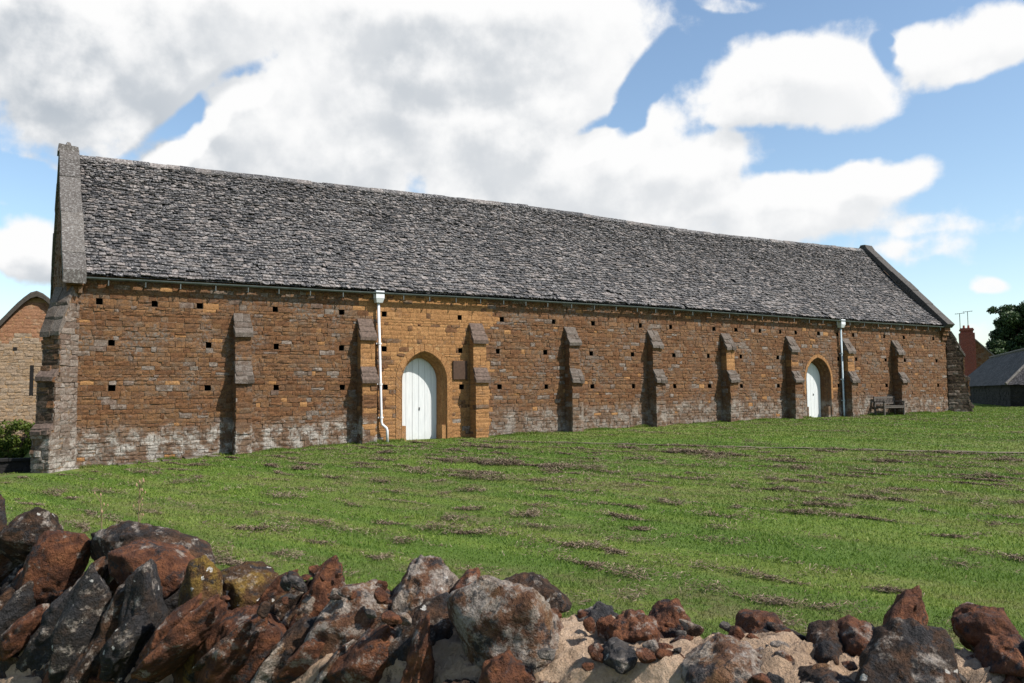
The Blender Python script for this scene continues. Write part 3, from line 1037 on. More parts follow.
def buttress(x0, wid, seed, matfn, capmats, plinth=0.02):
    r = random.Random(seed); mb = MB()
    x1 = x0 + wid
    gz = float(ground_z(x0, -0.5)) - 0.35
    prof = [(0.0, gz), (0.46, gz), (0.46, CAP2[1] + EYE - 0.02), (0.30, CAP2[0] + EYE - 0.03), (0.30, CAP1[1] + EYE + 0.02), (0.03, CAP1[0] + EYE - 0.03), (0.0, CAP1[0] + EYE - 0.03)]
    k = len(prof)
    V = [(x0 + 0.018, -p + 0.018, z) for p, z in prof] + [(x1 - 0.018, -p + 0.018, z) for p, z in prof]
    mb.add(V, [tuple(range(k)), tuple(range(2 * k - 1, k - 1, -1))] + [(i, k + i, k + (i + 1) % k, (i + 1) % k) for i in range(k)], 3)
    sf = StoneField(mb, seed + 100)

    def pz(z):
        zr = z - EYE
        if zr < CAP2[1]: return 0.48
        if zr < CAP2[0]: return 0.48 - 0.16 * (zr - CAP2[1]) / (CAP2[0] - CAP2[1])
        if zr < CAP1[1]: return 0.32
        return max(0.02, 0.32 * (CAP1[0] - zr) / (CAP1[0] - CAP1[1]))
    cs = courses_between(gz, CAP1[0] + EYE - 0.04, sf.r, 0.11, 0.19, [(CAP2[1] + EYE, CAP2[0] + EYE), (CAP1[1] + EYE, CAP1[0] + EYE - 0.05)])
    low = [c for c in cs if c[1] <= CAP2[1] + EYE + 0.01]; up = [c for c in cs if c[0] >= CAP2[0] + EYE - 0.01 and c[1] <= CAP1[1] + EYE + 0.01]
    for grp, p in ((low, 0.47), (up, 0.31)):
        sf.field(Vector((0, -p, 0)), Vector((1, 0, 0)), Vector((0, -1, 0)), grp, lambda a, b: (x0, x1), matfn, (0.0, 0.025), (0.2, 0.5), None, 0.009)
    allc = courses_between(gz, CAP1[0] + EYE - 0.1, sf.r, 0.11, 0.19)
    sf.field(Vector((x0 + 0.005, 0, 0)), Vector((0, -1, 0)), Vector((-1, 0, 0)), allc, lambda a, b: (0.0, pz(b) - 0.01), lambda a, z: matfn(x0 + 0.2, z), (0.0, 0.02), (0.16, 0.36), None, 0.008)
    sf.field(Vector((x1 - 0.005, -0.5, 0)), Vector((0, 1, 0)), Vector((1, 0, 0)), allc, lambda a, b: (0.5 - pz(b) + 0.01, 0.5), lambda a, z: matfn(x0 + 0.2, z), (0.0, 0.02), (0.16, 0.36), None, 0.008)
    o = mb.build('buttress', [M['old'], M['new'], M['pale'], M['mortar']], barn)
    new = capmats == 'cap'
    weathered_cap(o, x0, x1, 0.05, 0.37, CAP1[0] + EYE, CAP1[1] + EYE + 0.05, [M[capmats]], r, new)
    weathered_cap(o, x0, x1, 0.34, 0.53, CAP2[0] + EYE, CAP2[1] + EYE + 0.05, [M[capmats]], r, new)
    return o


def m_old(x, z): return 2 if BR.random() < 0.08 else 0
def m_b2(x, z): return 1 if (z - EYE > 0.8 or BR.random() < 0.12) else 0
def m_b3(x, z): return 1 if BR.random() < 0.95 else 0
def m_part(x, z): return 1 if CAP2[0] < z - EYE < CAP1[1] and BR.random() < 0.95 else (2 if BR.random() < 0.08 else 0)
def m_bit(x, z): return 1 if 1.0 < z - EYE < 1.35 and BR.random() < 0.9 else (2 if BR.random() < 0.08 else 0)


for (bx, bw, fn, cm) in ((5.28, 0.45, m_old, 'cap_lichen'), (8.97, 0.47, m_b2, 'cap'), (12.84, 0.49, m_b3, 'cap'), (16.65, 0.46, m_old, 'cap_lichen'), (20.45, 0.45, m_old, 'cap_lichen'),
                         (24.25, 0.45, m_part, 'cap_lichen'), (28.0, 0.45, m_bit, 'cap_lichen'), (31.66, 0.45, m_part, 'cap_lichen'), (35.23, 0.45, m_old, 'cap_lichen')):
    buttress(bx, bw, int(bx * 10), fn, cm)


def corner_buttress(cx, ang, wid, stages, seed, front_mat, side_mat):
    """diagonal buttress on a barn corner; local -y points away from the corner"""
    r = random.Random(seed); mb = MB()
    ca, sa = math.cos(ang), math.sin(ang)
    T = lambda p: (cx + ca * p[0] - sa * p[1], sa * p[0] + ca * p[1], p[2])
    TV = lambda v: Vector((ca * v[0] - sa * v[1], sa * v[0] + ca * v[1], v[2]))
    gz = YARD
    hw = wid / 2
    prof = [(0.0, gz)]
    for p, z0, z1 in stages:
        prof += [(p - 0.02, z0), (p - 0.02, z1)]
    prof += [(0.0, stages[-1][2] + 1.15)]
    prof[1] = (prof[1][0], gz)
    k = len(prof)
    V = [T((-hw + 0.02, -p, z)) for p, z in prof] + [T((hw - 0.02, -p, z)) for p, z in prof]
    mb.add(V, [tuple(range(k)), tuple(range(2 * k - 1, k - 1, -1))] + [(i, k + i, k + (i + 1) % k, (i + 1) % k) for i in range(k)], 3)
    ztop = stages[-1][2]

    def pz(z):
        for p, z0, z1 in stages:
            if z < z1 + 1e-6: return p
        return max(0.0, stages[-1][0] * (1 - (z - ztop) / 1.15))
    sf = StoneField(mb, seed)
    cs = courses_between(gz, ztop + 1.1, sf.r, 0.11, 0.19, [])
    for (z0, z1) in cs:
        p = pz(z1)
        if z1 <= ztop + 0.02:
            sf.field(Vector(T((-hw, -p + 0.012, 0))), TV((1, 0, 0)), TV((0, -1, 0)), [(z0, z1)], lambda a, b: (0.0, wid), front_mat, (0.0, 0.06), (0.2, 0.45), None, 0.018)
        sf.field(Vector(T((-hw + 0.012, 0, 0))), TV((0, -1, 0)), TV((-1, 0, 0)), [(z0, z1)], lambda a, b: (-0.2, p - 0.01), side_mat, (0.0, 0.02), (0.16, 0.4), None, 0.01)
        sf.field(Vector(T((hw - 0.012, -p + 0.01, 0))), TV((0, 1, 0)), TV((1, 0, 0)), [(z0, z1)], lambda a, b: (0.0, p + 0.2), side_mat, (0.0, 0.02), (0.16, 0.4), None, 0.01)
    o = mb.build('corner_buttress', [M['old'], M['dark'], M['pale'], M['mortar']], barn)
    weathered_cap(o, -hw, hw, 0.05, stages[-1][0] + 0.03, ztop + 1.15, ztop + 0.0, [M['cap_lichen']], r, False, T, 0.02)
    for i in range(len(stages) - 1):
        pl, ph = stages[i][0], stages[i + 1][0]
        if pl - ph > 0.05:
            weathered_cap(o, -hw, hw, ph, pl + 0.03, stages[i][2] + 0.15, stages[i][2], [M['cap']], r, False, T, 0.0)
    return o


corner_buttress(1.07, R(-45), 0.54, [(0.70, YARD, -0.80 + EYE), (0.58, -0.8 + EYE, 0.55 + EYE), (0.44, 0.55 + EYE, 1.68 + EYE)], 77,
                lambda x, z: 1 if BR.random() < 0.6 else 0, lambda x, z: 2 if BR.random() < 0.92 else 0)  # dark stones put the end face's shade into its colour
corner_buttress(39.90, R(45), 0.54, [(0.86, YARD, -0.75 + EYE), (0.74, -0.75 + EYE, 0.6 + EYE), (0.56, 0.6 + EYE, 1.75 + EYE)], 78,
                lambda x, z: 0, lambda x, z: 1 if BR.random() < 0.75 else 2)  # flank stones darkened in colour for the shade on this side

# ---------------------------------------------------------------- doorways
def build_door(d, seed, new):
    r = random.Random(seed); mb = MB()
    xm = (d['xl'] + d['xr']) / 2; hw = (d['xr'] - d['xl']) / 2; dep = d['d']; sill = d['sill'] - 0.25
    NSEG = 14

    def outline(grow, zbot):
        pts = [(-hw - grow, zbot)]
        zs = [d['spring'] + (d['apex'] - d['spring'] + grow * 1.25) * math.sin(math.pi / 2 * i / NSEG) for i in range(NSEG + 1)]
        zs[0] = d['spring']
        L = [(-arch_half(d, z, grow), z) for z in zs]; L[-1] = (0.0, d['apex'] + grow * 1.25)
        pts += L
        pts += [(-p[0], p[1]) for p in reversed(pts[:-1])]
        return [(xm + a, z) for a, z in pts]
    ins = -0.155                      # splayed, moulded reveal narrows inwards
    steps = [(0.0, -0.022), (-0.035, 0.03), (-0.05, 0.12), (-0.10, 0.17), (-0.115, 0.27), (ins, 0.33), (ins, dep + 0.12)]
    rings = [[(p[0], y, p[1]) for p in outline(g, sill)] for g, y in steps]
    n = len(rings[0])
    for k in range(len(rings) - 1):
        for i in range(n - 1):
            a, b, c, e = rings[k][i], rings[k][i + 1], rings[k + 1][i + 1], rings[k + 1][i]
            mb.add([a, b, c, e], [(0, 1, 2, 3)], 0)
    # filling between the arch and the square hole in the core, behind the facing stones
    top = d['apex'] + 0.05
    oo = outline(0.0, sill)
    for i in range(n - 1):
        (xa, za), (xb, zb_) = oo[i], oo[i + 1]
        if abs(za - zb_) < 1e-6 and za < d['spring']: continue
        side = d['xl'] - 0.03 if (xa + xb) / 2 < xm else d['xr'] + 0.03
        mb.add([(xa, 0.012, za), (xb, 0.012, zb_), (side, 0.012, zb_), (side, 0.012, za)], [(0, 1, 2, 3)], 1)
    mb.add([(d['xl'] - 0.03, 0.0125, d['apex'] - 0.02), (d['xr'] + 0.03, 0.0125, d['apex'] - 0.02), (d['xr'] + 0.03, 0.0125, top), (d['xl'] - 0.03, 0.0125, top)], [(0, 1, 2, 3)], 1)
    # voussoirs and jamb stones
    inn, out_ = outline(0.004, sill), outline(0.19 if new else 0.13, sill)

    def along(pts, N=400):
        P = np.array(pts); seg = np.hypot(*np.diff(P, axis=0).T); c = np.concatenate([[0], np.cumsum(seg)])
        return P, c
    Pi, ci = along(inn); Po, co = along(out_)
    def at(P, c, f):
        s = f * c[-1]; return np.array([np.interp(s, c, P[:, 0]), np.interp(s, c, P[:, 1])])
    f = 0.0
    while f < 1.0 - 1e-6:
        L = r.uniform(0.20, 0.38) / ci[-1]
        g = min(1.0, f + L)
        if 1.0 - g < 0.02: g = 1.0
        for apexf in (0.5,):
            if f < apexf < g: g = apexf
        if g - f > 0.006:
            e = 0.006 / ci[-1]
            a0, a1, b1, b0 = at(Pi, ci, f + e), at(Pi, ci, g - e), at(Po, co, g - e), at(Po, co, f + e)
            y0 = -0.006 - r.uniform(0, 0.012)
            mm = 2 if (new or b0[1] > d['spring'] - 0.7) and r.random() < 0.93 else 3
            c = [(a0[0], 0.02, a0[1]), (b0[0], 0.02, b0[1]), (b1[0], 0.02, b1[1]), (a1[0], 0.02, a1[1]), (a0[0], y0, a0[1]), (b0[0], y0, b0[1]), (b1[0], y0, b1[1]), (a1[0], y0, a1[1])]
            mb.add(c, [(4, 7, 6, 5), (0, 1, 5, 4), (1, 2, 6, 5), (2, 3, 7, 6), (3, 0, 4, 7)], mm)
        f = g
    # square plinth blocks where the moulding stops
    zt = d['sill'] + 0.50
    for s in (-1, 1):
        xo = xm + s * (hw - 0.002); xi = xm + s * (hw - 0.165)
        a, b = sorted((xo, xi))
        mb.box(a, b, 0.03, dep + 0.1, sill, zt, 2 if new else 3)
    o = mb.build('door_arch', [M['new'] if new else M['old'], M['mortar_new'] if new else M['mortar'], M['new'], M['old']], barn)
    # the door itself: vertical boards, cut to the arch
    db = MB()
    bd = dict(d); nb = 6
    w0 = hw - 0.15
    edges = [xm - w0 - 0.02 + (2 * w0 + 0.04) * i / nb for i in range(nb + 1)]
    for i in range(nb):
        a, b = edges[i] + 0.0045, edges[i + 1] - 0.0045
        xs_ = [a + (b - a) * q / 4 for q in range(5)]
        tops = []
        for xx in xs_:
            z = d['apex']
            lo_, hi_ = d['sill'], d['apex']
            for _ in range(30):
                mid = (lo_ + hi_) / 2
                if arch_half(d, mid, ins + 0.03) > abs(xx - xm): lo_ = mid
                else: hi_ = mid
            tops.append(lo_)
        y = dep + r.uniform(-0.003, 0.003)
        V = [(xx, y, d['sill'] - 0.1) for xx in xs_] + [(xx, y, t) for xx, t in zip(xs_, tops)]
        V += [(xx, y + 0.045, d['sill'] - 0.1) for xx in xs_] + [(xx, y + 0.045, t) for xx, t in zip(xs_, tops)]
        F = [(q, q + 1, 5 + q + 1, 5 + q) for q in range(4)] + [(5 + q, 5 + q + 1, 15 + q + 1, 15 + q) for q in range(4)] + [(0, 5, 15, 10), (4, 14, 19, 9)]
        db.add(V, F, 0)
    bk = [(xm - w0 - 0.05, dep + 0.046, d['sill'] - 0.1), (xm + w0 + 0.05, dep + 0.046, d['sill'] - 0.1), (xm + w0 + 0.05, dep + 0.046, d['apex']), (xm - w0 - 0.05, dep + 0.046, d['apex'])]
    db.add(bk, [(0, 1, 2, 3)], 1)
    do = db.build('door', [M['door'], M['iron']], barn)
    hb = MB(); zz = d['sill'] + 1.02
    hx = xm + 0.02 if new else xm + 0.16
    hb.box(hx - 0.018, hx + 0.018, dep - 0.012, dep + 0.004, zz - 0.05, zz + 0.05, 0)
    hb.tube([(hx, dep - 0.01, zz + 0.02), (hx, dep - 0.04, zz + 0.02)], 0.014, 8)
    hb.build('keyhole_plate', [M['iron']], do)
    tb = MB()
    tb.box(xm - hw + 0.02, xm + hw - 0.02, 0.03, dep, d['sill'] - 0.3, d['sill'] - 0.03, 0)
    tb.build('door_step', [M['cap']], o)


build_door(DOORS[0], 41, True)
build_door(DOORS[1], 42, False)

# plaque beside the near door
pb = MB(); px = onx = 12.30
pb.box(12.24, 12.76, -0.055, 0.02, 0.49 + EYE, 1.10 + EYE)
pb.build('plaque', [M['plaque']], barn, bevel=0.008)

# ---------------------------------------------------------------- rainwater goods
def gutter_z(x): return float(np.interp(x, *eave_tab)) + EYE - 0.075


def build_gutter():
    mb = MB(); xs = np.linspace(1.33, 39.40, 80); n = 9; rad = 0.058; yc = -0.245
    prof = [(yc - rad * math.cos(math.pi * i / (n - 1)), -rad * math.sin(math.pi * i / (n - 1))) for i in range(n)]
    prof = [(p[0], p[1]) for p in prof]
    inner = [(yc - (rad - 0.007) * math.cos(math.pi * i / (n - 1)), -(rad - 0.007) * math.sin(math.pi * i / (n - 1))) for i in range(n)]
    full = prof + inner[::-1]; k = len(full)
    V = [(x, p[0], gutter_z(x) + p[1]) for x in xs for p in full]
    F = []
    for i in range(len(xs) - 1):
        for j in range(k):
            j2 = (j + 1) % k; F.append((i * k + j, i * k + j2, (i + 1) * k + j2, (i + 1) * k + j))
    F.append(tuple(range(k))); F.append(tuple((len(xs) - 1) * k + j for j in range(k - 1, -1, -1)))
    mb.add(V, F, 0)
    g = mb.build('gutter', [M['gutter']], barn)
    x = 2.05; r = random.Random(4); first = None
    while x < 39.3:
        if first is None:
            bb = MB()
            bb.box(-0.013, 0.013, 0.175, 0.245 + 0.03, -0.17, -0.156)
            bb.box(-0.012, 0.012, -0.02, -0.008, -0.20, -0.045)
            bb.box(-0.012, 0.012, -0.008, 0.275, -0.205, -0.192)
            me = bb.build('gutter_bracket', [M['gutter']])
            me.data.transform(Matrix.Identity(4)); first = me
            b = first
        else:
            b = first.copy(); COL.objects.link(b)
        b.location = (x, -0.245, gutter_z(x)); b.parent = g
        b.matrix_parent_inverse = world_of(g).inverted()
        x += r.uniform(0.86, 1.02)
    return g


build_gutter()


def downpipe(x, zb, mat, hopmat, lean, shoe):
    zt = gutter_z(x) - 0.02; y = -0.12
    mb = MB()
    pts = [(x, y, zt - 0.28), (x + lean, y, zb + (0.62 if shoe else 0.1))]
    if shoe:
        pts += [(x + lean + 0.02, y - 0.02, zb + 0.55), (x + lean + 0.13, y - 0.09, zb + 0.44), (x + lean + 0.15, y - 0.10, zb + 0.36), (x + lean + 0.16, y - 0.10, zb - 0.05)]
    else:
        pts += [(x + lean, y - 0.0, zb - 0.1)]
    mb.tube(pts, 0.042, 12)
    o = mb.build('downpipe', [mat], barn, smooth=True)
    hb = MB()
    hb.hexa([(x - 0.10, y - 0.10, zt - 0.30), (x + 0.10, y - 0.10, zt - 0.30), (x + 0.10, y + 0.08, zt - 0.30), (x - 0.10, y + 0.08, zt - 0.30),
             (x - 0.135, y - 0.15, zt - 0.17), (x + 0.135, y - 0.15, zt - 0.17), (x + 0.135, y + 0.10, zt - 0.17), (x - 0.135, y + 0.10, zt - 0.17)])
    hb.box(x - 0.14, x + 0.14, y - 0.155, y + 0.10, zt - 0.168, zt + 0.07)
    hb.build('hopper_head', [hopmat], o, bevel=0.008)
    for f in (0.33, 0.66, 0.93):
        z = zt - 0.3 + (zb + 0.5 - zt + 0.3) * f; xx = x + lean * f
        cb = MB(); cb.tube([(xx, y, z - 0.03), (xx, y, z + 0.03)], 0.052, 12); cb.box(xx - 0.09, xx + 0.09, y + 0.03, y + 0.05, z - 0.02, z + 0.02)
        cb.box(xx - 0.02, xx + 0.02, y + 0.045, 0.03, z - 0.02, z + 0.02)
        cb.build('pipe_clip', [mat], o)


downpipe(9.62, -1.45 + EYE, M['pipe_white'], M['pipe_white'], 0.10, True)
downpipe(31.50, -1.15 + EYE, M['pipe_grey'], M['pipe_white'], 0.05, False)

# ================================================================== the dry lawn wall in front
WP0 = np.array([0.0616, -20.6628]); WU = np.array([1.4505, -2.6885]); WLEN = float(np.hypot(*WU)); WU = WU / WLEN
WN = np.array([-WU[1], WU[0]])           # towards the lawn
WTOP = EYE - 0.545


def rock_mat(name, base, pale=0.3, black=0.3, yellow=0.0, dots=0.5):
    n = NT(name)
    f = n.noise(26, 6, 0.72); g = n.noise(80, 4, 0.7); big = n.noise(6.5, 5, 0.65)
    strat = n.noise(9, 4, 0.6, mapscale=(1, 1, 3.2))
    col = n.ramp(n.m('ADD', n.m('MULTIPLY', f, 0.6), n.m('MULTIPLY', strat, 0.4)), [(0.30, base[0]), (0.47, base[1]), (0.58, base[2]), (0.72, base[3])])
    # pale crustose lichen in ragged patches
    pl = n.noise(13, 8, 0.74, mapscale=(1, 1, 1.2))
    col = n.mix(n.m('MULTIPLY', n.rng(pl, 0.60 - 0.22 * pale, 0.70 - 0.22 * pale), 0.85), col, n.ramp(g, [(0.3, (0.12, 0.098, 0.08)), (0.5, (0.29, 0.245, 0.205)), (0.75, (0.46, 0.41, 0.365))]))
    if yellow > 0:
        col = n.mix(n.m('MULTIPLY', n.rng(n.noise(10, 5, 0.65, mapscale=(1.1, 0.9, 1)), 0.48, 0.62), yellow), col, n.ramp(g, [(0.35, (0.16, 0.095, 0.018)), (0.65, (0.36, 0.23, 0.04))]))
    # sooty black lichen
    bk = n.noise(17, 8, 0.75, mapscale=(0.8, 1.0, 1.0))
    col = n.mix(n.m('MULTIPLY', n.rng(bk, 0.62 - 0.24 * black, 0.71 - 0.24 * black), 0.9), col, n.ramp(g, [(0.3, (0.008, 0.008, 0.009)), (0.7, (0.045, 0.043, 0.045))]))
    if dots > 0:
        wob = n.noise(40, 3, 0.6, out='Color')
        vm = n.N.new('ShaderNodeVectorMath'); vm.operation = 'MULTIPLY_ADD'
        n.L.new(wob, vm.inputs[0]); vm.inputs[1].default_value = (0.03, 0.03, 0.03); n.L.new(n.pos, vm.inputs[2])
        vd = n.voro(38, vec=vm.outputs[0]); vc = n.voro(38, out='Color', vec=vm.outputs[0])
        keep = n.rng(n.xyz(vc)[0], 0.80 - 0.3 * dots, 0.82 - 0.3 * dots)
        size = n.rng(n.xyz(vc)[1], 0, 1, 0.10, 0.30, False)
        dot = n.m('MULTIPLY', n.m('LESS_THAN', vd, size), keep)
        dot = n.m('MULTIPLY', dot, n.rng(n.noise(4.5, 3), 0.46, 0.56))
        col = n.mix(n.m('MULTIPLY', dot, 0.85), col, n.ramp(g, [(0.3, (0.36, 0.33, 0.29)), (0.7, (0.66, 0.64, 0.60))]))
    n.color(col)
    n.bump(n.m('ADD', n.m('MULTIPLY', f, 1.0), n.m('MULTIPLY', g, 0.6)), 1.0, 0.03)
    return n.mat


RUST = [(0.016, 0.008, 0.006), (0.080, 0.030, 0.015), (0.165, 0.062, 0.027), (0.26, 0.115, 0.052)]
DARK = [(0.006, 0.005, 0.005), (0.030, 0.018, 0.012), (0.082, 0.041, 0.022), (0.165, 0.082, 0.043)]
ROCKM = {
    'rust': rock_mat('rust_red_rock', RUST, 0.22, 0.40, 0.0, 0.0),
    'dark': rock_mat('dark_brown_rock', DARK, 0.34, 0.46, 0.0, 0.1),
    'black': rock_mat('black_lichened_rock', [(0.010, 0.009, 0.009), (0.024, 0.020, 0.018), (0.05, 0.033, 0.024), (0.095, 0.06, 0.04)], 0.36, 0.66, 0.0, 0.15),
    'pale': rock_mat('grey_lichened_rock', [(0.028, 0.015, 0.010), (0.095, 0.042, 0.022), (0.165, 0.085, 0.047), (0.25, 0.15, 0.095)], 0.66, 0.42, 0.1, 0.1),
    'yellow': rock_mat('yellow_lichened_rock', [(0.018, 0.011, 0.006), (0.055, 0.027, 0.011), (0.095, 0.046, 0.018), (0.14, 0.075, 0.03)], 0.22, 0.40, 0.5, 1.0),
    'grey': rock_mat('grey_stone', [(0.025, 0.022, 0.02), (0.06, 0.052, 0.047), (0.12, 0.105, 0.095), (0.22, 0.2, 0.18)], 0.4, 0.5, 0.0, 0.5),
}


def wall_mortar():
    n = NT('sandy_mortar')
    f = n.noise(45, 6, 0.75); big = n.noise(5, 5, 0.65)
    col = n.ramp(n.m('ADD', n.m('MULTIPLY', f, 0.5), n.m('MULTIPLY', big, 0.5)), [(0.32, (0.27, 0.18, 0.115)), (0.5, (0.52, 0.36, 0.24)), (0.68, (0.66, 0.49, 0.35))])
    col = n.mix(n.m('MULTIPLY', n.rng(n.noise(13, 7, 0.78), 0.56, 0.63), 0.8), col, n.ramp(f, [(0.35, (0.025, 0.02, 0.018)), (0.65, (0.11, 0.07, 0.05))]))
    # damp, mossy stretch of bedding where the lane side turns north
    n.color(col); n.bump(n.m('ADD', f, n.noise(16, 6, 0.75)), 1.0, 0.035)
    return n.mat


M['sand'] = wall_mortar()
swall = empty('stone_wall', (float(WP0[0] + WU[0] * 1.5), float(WP0[1] + WU[1] * 1.5), -0.1), 'rugged foreground wall of rust red and black stones set on edge in sandy mortar', 'wall')


def ico(sub):
    import bmesh
    bm = bmesh.new(); bmesh.ops.create_icosphere(bm, subdivisions=sub, radius=1.0)
    v = np.array([p.co[:] for p in bm.verts]); f = np.array([[q.index for q in t.verts] for t in bm.faces]); bm.free()
    return v, f


ICO5 = ico(5); ICO4 = ico(4)


TAPER = {0: 0.45, 14: 0.55, 20: 0.6, 25: 0.55, 31: 0.85, 1: 0.3, 4: 0.3, 10: 0.2, 17: 0.35, 18: 0.35, 16: 0.3}


def rock(c, s, lean, style, seed, name='coping_stone', parent=swall, mat=None, hi=True):
    g = np.random.default_rng(seed)
    v, f = ICO5 if hi else ICO4
    half = np.array(s) / 2
    p = 12.0
    r = (np.abs(v) ** p).sum(1) ** (-1 / p) * 0.98
    for k in range(g.integers(9, 13)):
        nrm = g.normal(size=3); nrm[2] += 0.25; nrm /= np.linalg.norm(nrm)
        h = g.uniform(0.42, 0.92)
        dn = v @ nrm
        cut = np.where(dn > 0.05, h / np.maximum(dn, 0.05), 9.0)
        r = np.minimum(r, cut)
    for k in range(46 if hi else 20):            # small fracture facets
        nrm = g.normal(size=3); nrm /= np.linalg.norm(nrm)
        dn = v @ nrm; sup = (r * dn).max()
        r = np.minimum(r, np.where(dn > 0.05, sup * g.uniform(0.80, 0.97) / np.maximum(dn, 0.05), 9.0))
    P = v * r[:, None] * half
    tp = TAPER.get(seed - 500, 0.12 if hi else 0)
    if tp:
        kz = np.clip((P[:, 2] / half[2] + 0.5) / 1.4, 0, 1)
        P[:, 0] *= 1 - tp * kz; P[:, 1] *= 1 - tp * 0.8 * kz
        P[:, 0] += half[0] * 0.35 * tp * kz
    sc = float(half.mean())
    off = g.uniform(0, 100, 3)
    N1 = fbm(P * (0.9 / sc) + off, 3, seed % 97)
    N2 = fbm(P * 16 + off, 4, seed % 89, 0.55, ridged=True)
    N3 = fbm(np.stack([P[:, 0] * 7, P[:, 1] * 4, P[:, 2] * 4], 1) + off, 3, seed % 83, 0.5)
    k = 1 + 0.05 * N1
    N4 = fbm(P * 55 + off, 3, seed % 71, 0.6)
    lay = P[:, 0] * 34 + 1.6 * fbm(P * 9 + off, 2, seed % 67)      # bedding planes, standing on edge
    lay = np.abs((lay - np.floor(lay)) - 0.5) * 2
    rimz = np.clip(np.abs(P[:, 2]) / half[2] * 1.3 - 0.3, 0, 1)
    d = (N2 - 0.2) * 0.008 + N3 * 0.010 + N4 * 0.007 + (lay - 0.5) * 0.013 * (0.35 + 0.65 * rimz) * min(1.0, 0.16 / s[0])
    dirn = P / np.linalg.norm(P, axis=1)[:, None]
    P = P * k[:, None] + dirn * d[:, None] * min(1.0, sc / 0.09)
    a = R(lean)
    ex0 = np.array([0.76, -0.65, 0]); ey = np.array([0.65, 0.76, 0]); ez0 = np.array([0, 0, 1.0])
    tw = R(g.uniform(-14, 14))
    ex0, ey = ex0 * math.cos(tw) + ey * math.sin(tw), ey * math.cos(tw) - ex0 * math.sin(tw)
    ex = ex0 * math.cos(a) - ez0 * math.sin(a); ez = ez0 * math.cos(a) + ex0 * math.sin(a)
    W = P[:, :1] * ex + P[:, 1:2] * ey + P[:, 2:] * ez + np.array(c)
    return np_mesh(name, W, f, mat or ROCKM[style], parent, smooth=True)


for i, (x, y, z, sx, sy, sz, lean, st) in enumerate(ROCKS):
    rock((x, y, z), (sx * (1.24 if i < 21 else 1.22), sy * 1.15, sz * (1.20 if i < 21 else 1.22)), lean, st, 500 + i)


def build_bedding():
    """the mortar body of the wall with a lumpy top in which the stones are bedded"""
    us = np.linspace(-4.5, 6.0, 1060)
    hw = 0.165
    prof = []
    for z in np.linspace(-0.9, WTOP - 0.10, 8): prof.append((-hw - 0.03, z))
    for t in np.linspace(0, math.pi, 60): prof.append((-hw * math.cos(t), WTOP - 0.10 + 0.10 * math.sin(t) ** 0.6))
    for z in np.linspace(WTOP - 0.10, -0.9, 8): prof.append((hw + 0.03, z))
    prof = np.array(prof); k = len(prof)
    U, A = np.meshgrid(us, prof[:, 0], indexing='ij'); _, Z = np.meshgrid(us, prof[:, 1], indexing='ij')
    P = np.stack([U.ravel() * 5, A.ravel() * 5, Z.ravel() * 5], 1)
    d = fbm(P, 4, 11) * 0.05 + fbm(P * 3.2, 4, 12, 0.6, ridged=True) * 0.028 + fbm(P * 11, 3, 14) * 0.010
    top = sstep(WTOP - 0.3, WTOP - 0.05, Z.ravel())
    Zn = Z.ravel() + d * top + 0.02 * sstep(2.3, 2.7, U.ravel()) * top - 0.24 * sstep(2.05, 0.95, U.ravel()) - 0.03 * sstep(2.3, 1.9, U.ravel()) * sstep(-0.9, 0.2, Z.ravel()); An = A.ravel() * (1 + 0.25 * fbm(P + 40, 3, 13))
    X = WP0[0] + WU[0] * U.ravel() + WN[0] * An; Y = WP0[1] + WU[1] * U.ravel() + WN[1] * An
    i = np.arange(len(us) * k).reshape(len(us), k)
    q = np.stack([i[:-1, :-1].ravel(), i[1:, :-1].ravel(), i[1:, 1:].ravel(), i[:-1, 1:].ravel()], 1)
    np_mesh('mortar_bed', np.stack([X, Y, Zn], 1), q, M['sand'], swall, smooth=True, quads=True)


build_bedding()


def build_faces():
    mb = MB(); sf = StoneField(mb, 15)
    for side in (-1, 1):
        n = Vector((WN[0] * side, WN[1] * side, 0)); u = Vector((WU[0], WU[1], 0)) if side < 0 else Vector((-WU[0], -WU[1], 0))
        s0 = -4.5 if side < 0 else 6.0
        o = Vector((WP0[0] + WU[0] * s0 + n.x * 0.175, WP0[1] + WU[1] * s0 + n.y * 0.175, 0))
        cs = courses_between(-0.5, WTOP - 0.30, sf.r, 0.10, 0.2)
        sf.field(o, u, n, cs, lambda a, b: (0, 10.5), lambda a, z: BR.randrange(3), (0.0, 0.05), (0.16, 0.4), None, 0.02)
    mb.build('rubble_face', [ROCKM['rust'], ROCKM['dark'], ROCKM['grey']], swall)


build_faces()
# slabs packed on edge between the larger stones, and broken bits pressed into the bedding
pr = random.Random(8)


def on_wall(u, a, z): return (float(WP0[0] + WU[0] * u + WN[0] * a), float(WP0[1] + WU[1] * u + WN[1] * a), float(z))


